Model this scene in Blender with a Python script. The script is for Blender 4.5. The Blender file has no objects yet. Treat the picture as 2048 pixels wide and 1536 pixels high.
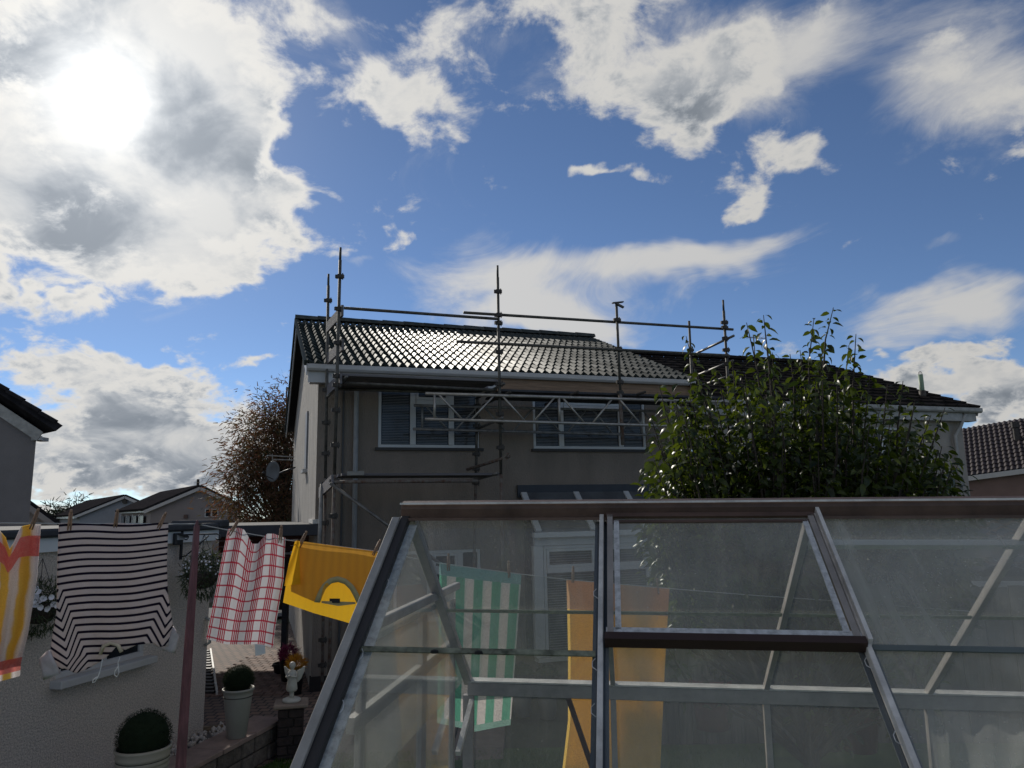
import bpy, bmesh, math, random
from mathutils import Vector, Matrix, Euler, noise as mnoise
random.seed(7)
SC = bpy.context.scene
COL = SC.collection
R = math.radians
EYE = 2.75                     # camera height above the paving at the house

# ------------------------------------------------------------------ camera
FPX, PITCH, ROLL = 1479.4, 0.16845, -0.01967      # focal length in px of a 2048 px wide frame
cam_data = bpy.data.cameras.new('camera')
cam = bpy.data.objects.new('camera', cam_data); COL.objects.link(cam)
cam_data.sensor_width = 36.0
cam_data.lens = 36.0 * FPX / 2048.0
cam_data.clip_start = 0.05; cam_data.clip_end = 3000
_F = Vector((0, math.cos(PITCH), math.sin(PITCH)))
_U0 = Vector((0, -math.sin(PITCH), math.cos(PITCH))); _R0 = Vector((1, 0, 0))
CR = math.cos(ROLL) * _R0 + math.sin(ROLL) * _U0
CU = -math.sin(ROLL) * _R0 + math.cos(ROLL) * _U0
M = Matrix((CR, CU, -_F)).transposed().to_4x4(); M.translation = Vector((0, 0, EYE))
cam.matrix_world = M
SC.camera = cam
CAM = Vector((0, 0, EYE))

def ray(px, py):
    return (_F + CR * ((px - 1024) / FPX) + CU * ((768 - py) / FPX)).normalized()
def at(px, py, Y):                       # the point of that pixel's direction on the plane y = Y
    d = ray(px, py); return CAM + d * (Y / d.y)
def atz(px, py, z):                      # ... on the level z
    d = ray(px, py); return CAM + d * ((z - EYE) / d.z)
def onpl(px, py, p0, n):
    d = ray(px, py); return CAM + d * ((Vector(p0) - CAM).dot(n) / d.dot(n))

# ------------------------------------------------------------------ sky, sun, exposure
sun_dir = ray(205, 190)
SUN_EL = math.asin(sun_dir.z); SUN_AZ = math.atan2(sun_dir.x, sun_dir.y)   # azimuth from +Y towards +X
world = bpy.data.worlds.new('World'); SC.world = world; world.use_nodes = True
def build_world():
    nt = world.node_tree; nt.nodes.clear(); N = nt.nodes; L = nt.links
    def node(t, **kw):
        n = N.new(t)
        for k, v in kw.items(): setattr(n, k, v)
        return n
    def plug(sock, v):
        if isinstance(v, bpy.types.NodeSocket): L.new(v, sock)
        else: sock.default_value = v
    def m(op, a, b=None, c=None, clamp=False):
        n = node('ShaderNodeMath', operation=op, use_clamp=clamp)
        plug(n.inputs[0], a)
        if b is not None: plug(n.inputs[1], b)
        if c is not None: plug(n.inputs[2], c)
        return n.outputs[0]
    def vm(op, a, b=None):
        n = node('ShaderNodeVectorMath', operation=op); plug(n.inputs[0], a)
        if b is not None: plug(n.inputs[1], b)
        return n
    def ramp(v, a, b, lo=0., hi=1.):
        n = node('ShaderNodeMapRange', interpolation_type='SMOOTHSTEP', clamp=True)
        plug(n.inputs[0], v); n.inputs[1].default_value = a; n.inputs[2].default_value = b
        n.inputs[3].default_value = lo; n.inputs[4].default_value = hi
        return n.outputs[0]
    tc = node('ShaderNodeTexCoord'); D = tc.outputs['Generated']
    sep = node('ShaderNodeSeparateXYZ'); L.new(D, sep.inputs[0])
    x, y, z = sep.outputs
    az = m('ARCTAN2', x, y); el = m('ARCSINE', z)
    # noise on a flattened dome so clouds bunch towards the horizon
    k = m('DIVIDE', 1.0, m('ADD', m('MAXIMUM', z, 0.0), 0.55))
    P = vm('SCALE', D); P.inputs['Scale'].default_value = 1.0; L.new(k, P.inputs['Scale']); P = P.outputs[0]
    def noise(scale, detail, rough, dist=0., off=(0, 0, 0), src=None, stretch=None):
        v = src or P
        v = vm('ADD', v, off).outputs[0]
        if stretch: v = vm('MULTIPLY', v, stretch).outputs[0]
        n = node('ShaderNodeTexNoise'); n.noise_dimensions = '3D'
        L.new(v, n.inputs['Vector']); n.inputs['Scale'].default_value = scale
        n.inputs['Detail'].default_value = detail; n.inputs['Roughness'].default_value = rough
        n.inputs['Distortion'].default_value = dist
        return n.outputs['Fac']
    # warp the coordinates the cloud bodies are laid out in, so that no body has a smooth rim
    wn = node('ShaderNodeTexNoise'); L.new(P, wn.inputs['Vector']); wn.inputs['Scale'].default_value = 4.2; wn.inputs['Detail'].default_value = 4; wn.inputs['Roughness'].default_value = .62
    ws = node('ShaderNodeSeparateXYZ'); L.new(wn.outputs['Color'], ws.inputs[0])
    wa = m('MULTIPLY_ADD', ws.outputs[0], .30, -.15); we = m('MULTIPLY_ADD', ws.outputs[1], .22, -.11)
    azw = m('ADD', az, wa); elw = m('ADD', el, we)
    def body(lst, A_, E_):
        tot = None
        for (a0, e0, sa, se, w) in lst:
            dx = m('MULTIPLY_ADD', A_, 1 / sa, -a0 / sa); dy = m('MULTIPLY_ADD', E_, 1 / se, -e0 / se)
            q = m('MULTIPLY_ADD', dx, dx, m('MULTIPLY', dy, dy))
            g = m('POWER', 2.71828, m('MULTIPLY', q, -1.0))
            tot = m('MULTIPLY', g, w) if tot is None else m('MULTIPLY_ADD', g, w, tot)
        return tot
    def blob(px, py, rx, ry, w=1.0):
        d = ray(px, py); a = math.atan2(d.x, d.y); e = math.asin(d.z)
        d2 = ray(px + 20, py); d3 = ray(px, py - 20)
        sa = abs(math.atan2(d2.x, d2.y) - a) / 20 * rx; se = abs(math.asin(d3.z) - e) / 20 * ry
        return (a, e, max(sa, .012), max(se, .01), w)
    cum = [blob(*b) for b in [
        (130, 130, 300, 210, 1.1), (370, 165, 200, 180, 1.0), (270, 390, 320, 160, 1.1), (500, 350, 110, 150, .75), (60, 430, 220, 130, .9), (360, 540, 140, 50, .5), (640, 5, 130, 34, .55), (450, 250, 140, 140, .5),
        (1160, 60, 230, 75, .78), (1290, 190, 130, 75, .76), (1470, 120, 160, 90, .72), (1600, 50, 150, 60, .5), (1000, 20, 110, 50, .45),
        (850, 190, 130, 80, .8), (860, 285, 70, 40, .5), (1215, 330, 80, 24, .75), (1490, 370, 36, 30, .62), (1590, 275, 110, 50, .62),
        (1960, 150, 130, 130, .5), (1950, 770, 140, 80, 1.0), (1800, 770, 90, 50, .8), (1945, 850, 60, 34, .7), (2060, 800, 130, 70, .8),
        (85, 720, 130, 50, .85), (310, 745, 130, 44, .8), (230, 855, 240, 80, 1.0), (350, 910, 230, 90, 1.0), (130, 960, 260, 80, .9), (540, 720, 60, 36, .7), (540, 880, 150, 90, .8), (15, 580, 70, 28, .7), (128, 610, 24, 32, .55), (765, 470, 44, 22, .5),
        (1840, 700, 40, 20, .5), (-350, 300, 350, 240, .9), (2400, 300, 300, 120, .7), (2300, 780, 200, 60, .8), (900, -350, 400, 120, .7), (300, -500, 300, 200, .7), (1900, -300, 260, 120, .7)]]
    rnd = random.Random(5)
    for i in range(46):        # the sky goes on behind the camera, unseen clouds added to whiten the fill
        a0 = rnd.uniform(1.0, 5.3); e0 = rnd.uniform(.05, 1.2) ** 1.1
        cum.append((a0 if a0 < math.pi else a0 - 2 * math.pi, e0, rnd.uniform(.12, .34), rnd.uniform(.06, .18), rnd.uniform(.6, .95)))
    wisp = [blob(*b) for b in [(1150, 545, 300, 60, .8), (1420, 515, 190, 36, .7), (1060, 640, 160, 40, 1.0), (1160, 670, 120, 34, .8), (1000, 600, 100, 60, .6), (1820, 625, 120, 36, .75), (1960, 615, 90, 60, .75), (1790, 680, 110, 22, .6), (1890, 495, 60, 14, .4), (1930, 200, 140, 130, .4), (700, 520, 30, 14, .4), (1250, 120, 260, 110, .55), (1500, 140, 220, 110, .5), (1650, 80, 180, 80, .45), (1960, 130, 160, 150, .55), (850, 190, 130, 100, .42), (600, 15, 250, 60, .4)]]
    Bc = body(cum, azw, elw); Bw = body(wisp, m('ADD', az, m('MULTIPLY', wa, .5)), m('ADD', el, m('MULTIPLY', we, .5)))
    fine = noise(11.0, 8, .62, .25)
    sh_ = vm('ADD', P, tuple(sun_dir * .022)).outputs[0]
    fine2 = noise(11.0, 5, .62, .25, src=sh_)
    relief = m('SUBTRACT', fine, fine2)
    big = noise(4.0, 5, .55, .2, off=(3.1, 8.2, 1.4))
    fld = m('ADD', m('ADD', m('MULTIPLY', Bc, .74), m('MULTIPLY_ADD', fine, 1.7, -.85)), m('MULTIPLY_ADD', big, .5, -.25))
    dens_c = ramp(fld, .22, .54)
    # streaked high cloud
    st = noise(5.0, 9, .66, .9, off=(1.7, 5.5, 2.2), stretch=(1.0, .55, 2.6))
    fw = m('ADD', m('MULTIPLY', Bw, .75), m('MULTIPLY_ADD', st, 1.15, -.6))
    dens_w = ramp(fw, .12, .75, 0, .92)
    # light: thin cloud glows, thick cloud goes grey; the sun shines through the cloud in front of it
    thick = ramp(m('MULTIPLY_ADD', relief, 1.6, fld), .50, 1.12)
    th2 = m('MULTIPLY', thick, ramp(noise(8.0, 6, .55, .35, off=(9, 1, 3)), .34, .66, .15, 1.0))
    sd = vm('DOT_PRODUCT', D, tuple(sun_dir)).outputs['Value']
    ang = m('ARCCOSINE', m('MINIMUM', sd, 1.0))
    near = m('POWER', 2.71828, m('MULTIPLY', ang, -1 / .40))
    lit = m('MULTIPLY_ADD', near, .34, .55)
    core = m('MULTIPLY_ADD', near, .22, .20)
    mixn = node('ShaderNodeMix', data_type='FLOAT'); L.new(th2, mixn.inputs[0]); L.new(lit, mixn.inputs[2]); L.new(core, mixn.inputs[3])
    bright = mixn.outputs[0]
    tint = node('ShaderNodeMix', data_type='RGBA'); L.new(th2, tint.inputs[0])
    tint.inputs[6].default_value = (1.0, .985, .95, 1); tint.inputs[7].default_value = (.84, .95, 1.10, 1)
    cc = vm('SCALE', tint.outputs[2]); L.new(m('MULTIPLY', bright, 10.0), cc.inputs['Scale'])
    sky = node('ShaderNodeTexSky', sky_type='NISHITA'); sky.sun_disc = False
    sky.sun_elevation = SUN_EL; sky.sun_rotation = SUN_AZ; sky.altitude = 900; sky.air_density = .66; sky.dust_density = .02; sky.ozone_density = 3.2
    dens = m('SUBTRACT', 1.0, m('MULTIPLY', m('SUBTRACT', 1.0, dens_c), m('SUBTRACT', 1.0, dens_w)))
    mx = node('ShaderNodeMix', data_type='RGBA'); L.new(dens, mx.inputs[0]); L.new(sky.outputs[0], mx.inputs[6]); L.new(cc.outputs[0], mx.inputs[7])
    # the veiled sun itself and the bright cloud round it
    g1 = m('POWER', 2.71828, m('MULTIPLY', m('POWER', m('DIVIDE', ang, .042), 2.0), -1.0))
    g2 = m('POWER', 2.71828, m('MULTIPLY', ang, -1 / .11))
    glow = m('ADD', m('MULTIPLY', g1, 10.0), m('MULTIPLY', m('MULTIPLY', g2, 3.4), m('MULTIPLY_ADD', th2, -.5, 1.0)))
    gc = vm('SCALE', (1.0, .97, .9)); L.new(glow, gc.inputs['Scale'])
    add = vm('ADD', mx.outputs[2], gc.outputs[0])
    bg = node('ShaderNodeBackground'); L.new(add.outputs[0], bg.inputs[0]); bg.inputs[1].default_value = .10
    out = node('ShaderNodeOutputWorld'); L.new(bg.outputs[0], out.inputs[0])
build_world()
world.cycles.sampling_method = 'MANUAL'; world.cycles.sample_map_resolution = 256
sun_data = bpy.data.lights.new('sun', 'SUN'); sun = bpy.data.objects.new('sun', sun_data); COL.objects.link(sun)
sun_data.energy = 3.2; sun_data.angle = R(.9); sun_data.color = (1, .94, .84)
sun.rotation_euler = (-sun_dir).to_track_quat('-Z', 'Y').to_euler()
SC.view_settings.view_transform = 'Standard'; SC.view_settings.look = 'None'
SC.view_settings.exposure = 0.0; SC.view_settings.gamma = 1.0; SC.view_settings.use_curve_mapping = False
SC.render.engine = 'CYCLES'
SC.cycles.max_bounces = 8; SC.cycles.transparent_max_bounces = 24; SC.cycles.sample_clamp_indirect = 6

# ------------------------------------------------------------------ materials
MATS = {}
def mat(name, c, rough=.6, var=.12, scale=6., bump=0., bscale=60., metal=0., spec=.5, rnd=0., coat=0., c2=None, lo=.35, hi=.65, stretch=None, detail=6, bdist=.01):
    if name in MATS: return MATS[name]
    mt = bpy.data.materials.new(name); mt.use_nodes = True; nt = mt.node_tree; N = nt.nodes; L = nt.links
    b = N['Principled BSDF']; b.inputs['Roughness'].default_value = rough; b.inputs['Metallic'].default_value = metal
    b.inputs['Specular IOR Level'].default_value = spec; b.inputs['Coat Weight'].default_value = coat
    tc = N.new('ShaderNodeTexCoord'); src = tc.outputs['Object']
    if stretch:
        mp = N.new('ShaderNodeMapping'); mp.inputs['Scale'].default_value = stretch; L.new(src, mp.inputs[0]); src = mp.outputs[0]
    no = N.new('ShaderNodeTexNoise'); L.new(src, no.inputs['Vector']); no.inputs['Scale'].default_value = scale; no.inputs['Detail'].default_value = detail; no.inputs['Roughness'].default_value = .65
    mr = N.new('ShaderNodeMapRange'); L.new(no.outputs['Fac'], mr.inputs[0]); mr.inputs[1].default_value = lo; mr.inputs[2].default_value = hi
    mx = N.new('ShaderNodeMix'); mx.data_type = 'RGBA'; L.new(mr.outputs[0], mx.inputs[0])
    a_ = tuple(x * (1 - var) for x in c) if c2 is None else c
    b_ = tuple(x * (1 + var) for x in c) if c2 is None else c2
    mx.inputs[6].default_value = (*a_, 1); mx.inputs[7].default_value = (*b_, 1)
    colo = mx.outputs[2]
    if rnd:
        oi = N.new('ShaderNodeObjectInfo'); hs = N.new('ShaderNodeHueSaturation'); r2 = N.new('ShaderNodeMapRange')
        L.new(oi.outputs['Random'], r2.inputs[0]); r2.inputs[3].default_value = 1 - rnd; r2.inputs[4].default_value = 1 + rnd
        L.new(r2.outputs[0], hs.inputs['Value']); L.new(colo, hs.inputs['Color']); colo = hs.outputs[0]
    L.new(colo, b.inputs['Base Color'])
    if bump:
        n2 = N.new('ShaderNodeTexNoise'); L.new(src, n2.inputs['Vector']); n2.inputs['Scale'].default_value = bscale; n2.inputs['Detail'].default_value = 4
        bp = N.new('ShaderNodeBump'); bp.inputs['Strength'].default_value = bump; bp.inputs['Distance'].default_value = bdist
        L.new(n2.outputs['Fac'], bp.inputs['Height']); L.new(bp.outputs[0], b.inputs['Normal'])
    MATS[name] = mt; return mt

def glassmat(name, haze, tint=(.955, .965, .955), seed=0., drip=True, rough=.03):
    """dusty horticultural glass: clear sheet with a Fresnel reflection and an uneven film of dirt"""
    if name in MATS: return MATS[name]
    mt = bpy.data.materials.new(name); mt.use_nodes = True; nt = mt.node_tree; N = nt.nodes; L = nt.links; N.clear()
    out = N.new('ShaderNodeOutputMaterial'); tr = N.new('ShaderNodeBsdfTransparent'); tr.inputs[0].default_value = (*tint, 1)
    gl = N.new('ShaderNodeBsdfGlossy'); gl.inputs['Roughness'].default_value = rough
    lw_ = N.new('ShaderNodeLayerWeight'); lw_.inputs[0].default_value = .5; pw = N.new('ShaderNodeMath'); pw.operation = 'POWER'; L.new(lw_.outputs['Facing'], pw.inputs[0]); pw.inputs[1].default_value = 5.0; fr = N.new('ShaderNodeMath'); fr.operation = 'MULTIPLY_ADD'; L.new(pw.outputs[0], fr.inputs[0]); fr.inputs[1].default_value = .9; fr.inputs[2].default_value = .025
    m1 = N.new('ShaderNodeMixShader'); L.new(fr.outputs[0], m1.inputs[0]); L.new(tr.outputs[0], m1.inputs[1]); L.new(gl.outputs[0], m1.inputs[2])
    df = N.new('ShaderNodeBsdfDiffuse'); df.inputs[0].default_value = (.88, .87, .85, 1); tl = N.new('ShaderNodeBsdfTranslucent'); tl.inputs[0].default_value = (.88, .87, .85, 1)
    m2 = N.new('ShaderNodeMixShader'); m2.inputs[0].default_value = .55; L.new(df.outputs[0], m2.inputs[1]); L.new(tl.outputs[0], m2.inputs[2])
    tc = N.new('ShaderNodeTexCoord')
    no = N.new('ShaderNodeTexNoise'); no.noise_dimensions = '4D'; no.inputs['W'].default_value = seed; L.new(tc.outputs['Object'], no.inputs['Vector']); no.inputs['Scale'].default_value = 2.6; no.inputs['Detail'].default_value = 4; no.inputs['Roughness'].default_value = .5; no.inputs['Distortion'].default_value = .3
    mr = N.new('ShaderNodeMapRange'); L.new(no.outputs['Fac'], mr.inputs[0]); mr.inputs[1].default_value = .32; mr.inputs[2].default_value = .75; mr.inputs[3].default_value = haze * .5; mr.inputs[4].default_value = haze * 1.9
    fac = mr.outputs[0]
    mpg = N.new('ShaderNodeMapping'); mpg.inputs['Scale'].default_value = (26, 2.2, 2.2); L.new(tc.outputs['Object'], mpg.inputs[0])
    ns = N.new('ShaderNodeTexNoise'); ns.noise_dimensions = '4D'; ns.inputs['W'].default_value = seed + 5; ns.inputs['Scale'].default_value = 1.0; ns.inputs['Detail'].default_value = 5; L.new(mpg.outputs[0], ns.inputs['Vector'])
    ms = N.new('ShaderNodeMapRange'); L.new(ns.outputs['Fac'], ms.inputs[0]); ms.inputs[1].default_value = .55; ms.inputs[2].default_value = .8; ms.inputs[4].default_value = haze * .8
    a0 = N.new('ShaderNodeMath'); a0.operation = 'ADD'; L.new(fac, a0.inputs[0]); L.new(ms.outputs[0], a0.inputs[1]); fac = a0.outputs[0]
    n3 = N.new('ShaderNodeTexNoise'); n3.inputs['Scale'].default_value = 110; n3.inputs['Detail'].default_value = 2; L.new(tc.outputs['Object'], n3.inputs['Vector'])
    m3 = N.new('ShaderNodeMapRange'); L.new(n3.outputs['Fac'], m3.inputs[0]); m3.inputs[1].default_value = .68; m3.inputs[2].default_value = .76; m3.inputs[4].default_value = .13
    ad = N.new('ShaderNodeMath'); ad.operation = 'ADD'; L.new(fac, ad.inputs[0]); L.new(m3.outputs[0], ad.inputs[1]); fac = ad.outputs[0]
    mx = N.new('ShaderNodeMixShader'); L.new(fac, mx.inputs[0]); L.new(m1.outputs[0], mx.inputs[1]); L.new(m2.outputs[0], mx.inputs[2])
    L.new(mx.outputs[0], out.inputs[0]); MATS[name] = mt; return mt

def windowmat(name, c=(.02, .022, .026)):
    return mat(name, c, rough=.10, var=.3, scale=1.5, spec=.22)

def clothmat(name, build, trans=.45, bump=.4, bscale=260., fuzz=0.):
    """woven cloth: colour from build(nodes, links, u, v) in the cloth's own thread directions; part of the light comes through"""
    mt = bpy.data.materials.new(name); mt.use_nodes = True; nt = mt.node_tree; N = nt.nodes; L = nt.links; N.clear()
    out = N.new('ShaderNodeOutputMaterial')
    tc = N.new('ShaderNodeTexCoord'); sp = N.new('ShaderNodeSeparateXYZ'); L.new(tc.outputs['UV'], sp.inputs[0])
    col = build(N, L, sp.outputs[0], sp.outputs[1], tc)
    no = N.new('ShaderNodeTexNoise'); L.new(tc.outputs['Object'], no.inputs['Vector']); no.inputs['Scale'].default_value = bscale; no.inputs['Detail'].default_value = 3
    if fuzz:
        mr = N.new('ShaderNodeMapRange'); L.new(no.outputs['Fac'], mr.inputs[0]); mr.inputs[1].default_value = .3; mr.inputs[2].default_value = .7; mr.inputs[3].default_value = 1 - fuzz; mr.inputs[4].default_value = 1 + fuzz
        hs = N.new('ShaderNodeHueSaturation'); L.new(mr.outputs[0], hs.inputs['Value']); L.new(col, hs.inputs['Color']); col = hs.outputs[0]
    bp = N.new('ShaderNodeBump'); bp.inputs['Strength'].default_value = bump; bp.inputs['Distance'].default_value = .004; L.new(no.outputs['Fac'], bp.inputs['Height'])
    df = N.new('ShaderNodeBsdfDiffuse'); tl = N.new('ShaderNodeBsdfTranslucent')
    for s in (df, tl): L.new(col, s.inputs[0]); L.new(bp.outputs[0], s.inputs['Normal'])
    mx = N.new('ShaderNodeMixShader'); mx.inputs[0].default_value = trans; L.new(df.outputs[0], mx.inputs[1]); L.new(tl.outputs[0], mx.inputs[2])
    L.new(mx.outputs[0], out.inputs[0]); MATS[name] = mt; return mt

def leafmat(name, c1, c2, trans=.4, rough=.25, spec=.5):
    if name in MATS: return MATS[name]
    mt = bpy.data.materials.new(name); mt.use_nodes = True; nt = mt.node_tree; N = nt.nodes; L = nt.links
    b = N['Principled BSDF']; out = N['Material Output']; b.inputs['Roughness'].default_value = rough; b.inputs['Specular IOR Level'].default_value = spec
    g = N.new('ShaderNodeNewGeometry'); r1 = N.new('ShaderNodeMix'); r1.data_type = 'RGBA'
    no = N.new('ShaderNodeTexNoise'); no.inputs['Scale'].default_value = 2.2; L.new(g.outputs['Position'], no.inputs['Vector'])
    sm = N.new('ShaderNodeMath'); sm.operation = 'MULTIPLY_ADD'; L.new(g.outputs['Random Per Island'], sm.inputs[0]); sm.inputs[1].default_value = .8
    m2 = N.new('ShaderNodeMath'); m2.operation = 'MULTIPLY_ADD'; L.new(no.outputs['Fac'], m2.inputs[0]); m2.inputs[1].default_value = .9; m2.inputs[2].default_value = -.4; L.new(m2.outputs[0], sm.inputs[2])
    L.new(sm.outputs[0], r1.inputs[0]); r1.inputs[6].default_value = (*c1, 1); r1.inputs[7].default_value = (*c2, 1); r1.clamp_factor = True
    L.new(r1.outputs[2], b.inputs['Base Color'])
    tl = N.new('ShaderNodeBsdfTranslucent'); hs = N.new('ShaderNodeHueSaturation'); hs.inputs['Value'].default_value = 1.5; hs.inputs['Saturation'].default_value = 1.15; hs.inputs['Hue'].default_value = .49
    L.new(r1.outputs[2], hs.inputs['Color']); L.new(hs.outputs[0], tl.inputs[0])
    mx = N.new('ShaderNodeMixShader'); mx.inputs[0].default_value = trans; L.new(b.outputs[0], mx.inputs[1]); L.new(tl.outputs[0], mx.inputs[2]); L.new(mx.outputs[0], out.inputs[0])
    MATS[name] = mt; return mt

# ------------------------------------------------------------------ mesh helpers
class MB:
    def __init__(s): s.v = []; s.f = []; s.uv = {}
    def quad(s, a, b, c, d):
        n = len(s.v); s.v += [Vector(a), Vector(b), Vector(c), Vector(d)]; s.f.append((n, n + 1, n + 2, n + 3)); return s
    def box(s, x0, x1, y0, y1, z0, z1, mtx=None):
        n = len(s.v); P = [Vector((x, y, z)) for z in (z0, z1) for y in (y0, y1) for x in (x0, x1)]
        if mtx is not None: P = [mtx @ p for p in P]
        s.v += P
        for q in ((0, 2, 3, 1), (4, 5, 7, 6), (0, 1, 5, 4), (2, 6, 7, 3), (0, 4, 6, 2), (1, 3, 7, 5)): s.f.append(tuple(n + i for i in q))
        return s
    def bar(s, a, b, w, h, up=(0, 0, 1)):                 # rectangular bar from a to b: w across, h along up
        a = Vector(a); b = Vector(b); d = (b - a).normalized(); u = Vector(up); sx = d.cross(u).normalized(); u = sx.cross(d).normalized()
        n = len(s.v)
        for p in (a, b):
            for (i, j) in ((-1, -1), (1, -1), (1, 1), (-1, 1)): s.v.append(p + sx * (i * w / 2) + u * (j * h / 2))
        for q in ((0, 1, 2, 3), (7, 6, 5, 4), (0, 4, 5, 1), (1, 5, 6, 2), (2, 6, 7, 3), (3, 7, 4, 0)): s.f.append(tuple(n + i for i in q))
        return s
    def tube(s, pts, r, k=8, cap=True):
        pts = [Vector(p) for p in pts]; rr = r if isinstance(r, (list, tuple)) else [r] * len(pts); base = len(s.v); prev = None
        for i, p in enumerate(pts):
            d = (pts[min(i + 1, len(pts) - 1)] - pts[max(i - 1, 0)]).normalized()
            if prev is None:
                prev = d.cross(Vector((0, 0, 1)) if abs(d.z) < .9 else Vector((1, 0, 0))).normalized()
            prev = (prev - d * prev.dot(d)).normalized(); q = d.cross(prev)
            for j in range(k):
                t = 2 * math.pi * j / k; s.v.append(p + (prev * math.cos(t) + q * math.sin(t)) * rr[i])
        for i in range(len(pts) - 1):
            for j in range(k):
                a = base + i * k + j; b = base + i * k + (j + 1) % k; s.f.append((a, b, b + k, a + k))
        if cap:
            s.f.append(tuple(base + j for j in range(k))[::-1]); s.f.append(tuple(base + (len(pts) - 1) * k + j for j in range(k)))
        return s
    def lathe(s, prof, k=20, mtx=None):
        base = len(s.v)
        for (r, z) in prof:
            for j in range(k):
                t = 2 * math.pi * j / k; p = Vector((r * math.cos(t), r * math.sin(t), z)); s.v.append(mtx @ p if mtx is not None else p)
        for i in range(len(prof) - 1):
            for j in range(k):
                a = base + i * k + j; b = base + i * k + (j + 1) % k; s.f.append((a, b, b + k, a + k))
        s.f.append(tuple(base + j for j in range(k))[::-1]); s.f.append(tuple(base + (len(prof) - 1) * k + j for j in range(k)))
        return s
    def ext(s, poly, a, b):                                # prism: polygon of 3-D points swept from offset a to offset b
        n = len(s.v); k = len(poly); s.v += [Vector(p) + Vector(a) for p in poly] + [Vector(p) + Vector(b) for p in poly]
        s.f.append(tuple(range(n, n + k))); s.f.append(tuple(range(n + k, n + 2 * k))[::-1])
        for i in range(k): j = (i + 1) % k; s.f.append((n + j, n + i, n + k + i, n + k + j))
        return s
    def mesh(s, name):
        me = bpy.data.meshes.new(name); me.from_pydata([tuple(p) for p in s.v], [], s.f); return me
    def build(s, name, m, parent=None, smooth=False, bevel=0., seg=1):
        me = s.mesh(name); return mkobj(name, me, m, parent, smooth, bevel, seg)
def mkobj(name, me, m, parent=None, smooth=False, bevel=0., seg=1):
    if m is not None and not me.materials: me.materials.append(m)
    if smooth: me.polygons.foreach_set('use_smooth', [True] * len(me.polygons))
    bm = bmesh.new(); bm.from_mesh(me); bmesh.ops.recalc_face_normals(bm, faces=bm.faces); bm.to_mesh(me); bm.free()
    o = bpy.data.objects.new(name, me); COL.objects.link(o)
    if parent is not None: o.parent = parent
    if bevel:
        b = o.modifiers.new('edge', 'BEVEL'); b.width = bevel; b.segments = seg; b.limit_method = 'ANGLE'
    return o
def put(name, me, parent=None, mtx=None):                   # one more object on shared mesh data
    o = bpy.data.objects.new(name, me); COL.objects.link(o)
    if parent is not None: o.parent = parent
    if mtx is not None: o.matrix_local = mtx
    return o
def tag(o, label=None, cat=None, group=None, kind=None):
    if label: o['label'] = label
    if cat: o['category'] = cat
    if group: o['group'] = group
    if kind: o['kind'] = kind
    return o
def thing(name, label, cat, loc=(0, 0, 0), rz=0., group=None):
    o = bpy.data.objects.new(name, None); COL.objects.link(o); o.location = loc; o.rotation_euler = (0, 0, rz); o.empty_display_size = .1
    return tag(o, label, cat, group)
def lerp(a, b, t): return a + (b - a) * t
def interp(tab, x):
    if x <= tab[0][0]: return tab[0][1]
    for (x0, y0), (x1, y1) in zip(tab, tab[1:]):
        if x <= x1: return lerp(y0, y1, (x - x0) / (x1 - x0))
    return tab[-1][1]
def sstep(a, b, x):
    t = min(1, max(0, (x - a) / (b - a))); return t * t * (3 - 2 * t)

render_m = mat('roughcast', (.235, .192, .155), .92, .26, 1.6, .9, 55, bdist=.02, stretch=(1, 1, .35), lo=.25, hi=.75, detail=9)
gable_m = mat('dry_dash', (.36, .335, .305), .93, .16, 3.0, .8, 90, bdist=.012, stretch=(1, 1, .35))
white_m = mat('white_plastic', (.48, .46, .44), .35, .06, 3)
frame_m = mat('window_frame_white', (.55, .55, .54), .4, .06, 3)
pane_m = windowmat('window_glass')
slat_m = mat('blind_slat', (.17, .175, .18), .5, .05)
soffit_m = mat('grey_soffit', (.42, .42, .42), .5, .08)
tile_m = mat('green_black_tile', (.022, .031, .029), .48, .25, 30, .12, 300, spec=.045, rnd=.28)
def sheen_tile(name, c, gloss, rough):
    mt = bpy.data.materials.new(name); mt.use_nodes = True; N = mt.node_tree.nodes; L = mt.node_tree.links; N.clear()
    out = N.new('ShaderNodeOutputMaterial'); df = N.new('ShaderNodeBsdfDiffuse'); gl = N.new('ShaderNodeBsdfGlossy'); gl.inputs['Roughness'].default_value = rough; mx = N.new('ShaderNodeMixShader')
    oi = N.new('ShaderNodeObjectInfo'); tc = N.new('ShaderNodeTexCoord'); no = N.new('ShaderNodeTexNoise'); no.inputs['Scale'].default_value = 9; no.inputs['Detail'].default_value = 5; L.new(tc.outputs['Object'], no.inputs['Vector'])
    ad = N.new('ShaderNodeMath'); ad.operation = 'ADD'; L.new(oi.outputs['Random'], ad.inputs[0]); L.new(no.outputs['Fac'], ad.inputs[1])
    r1 = N.new('ShaderNodeMapRange'); L.new(ad.outputs[0], r1.inputs[0]); r1.inputs[1].default_value = .2; r1.inputs[2].default_value = 1.8; r1.inputs[3].default_value = gloss * .6; r1.inputs[4].default_value = gloss * 1.5
    r2 = N.new('ShaderNodeMapRange'); L.new(ad.outputs[0], r2.inputs[0]); r2.inputs[1].default_value = .2; r2.inputs[2].default_value = 1.8; r2.inputs[3].default_value = .6; r2.inputs[4].default_value = 1.6
    vm_ = N.new('ShaderNodeVectorMath'); vm_.operation = 'SCALE'; vm_.inputs[0].default_value = c; L.new(r2.outputs[0], vm_.inputs['Scale']); L.new(vm_.outputs[0], df.inputs[0])
    L.new(r1.outputs[0], mx.inputs[0]); L.new(df.outputs[0], mx.inputs[1]); L.new(gl.outputs[0], mx.inputs[2]); L.new(mx.outputs[0], out.inputs[0]); MATS[name] = mt; return mt
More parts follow.
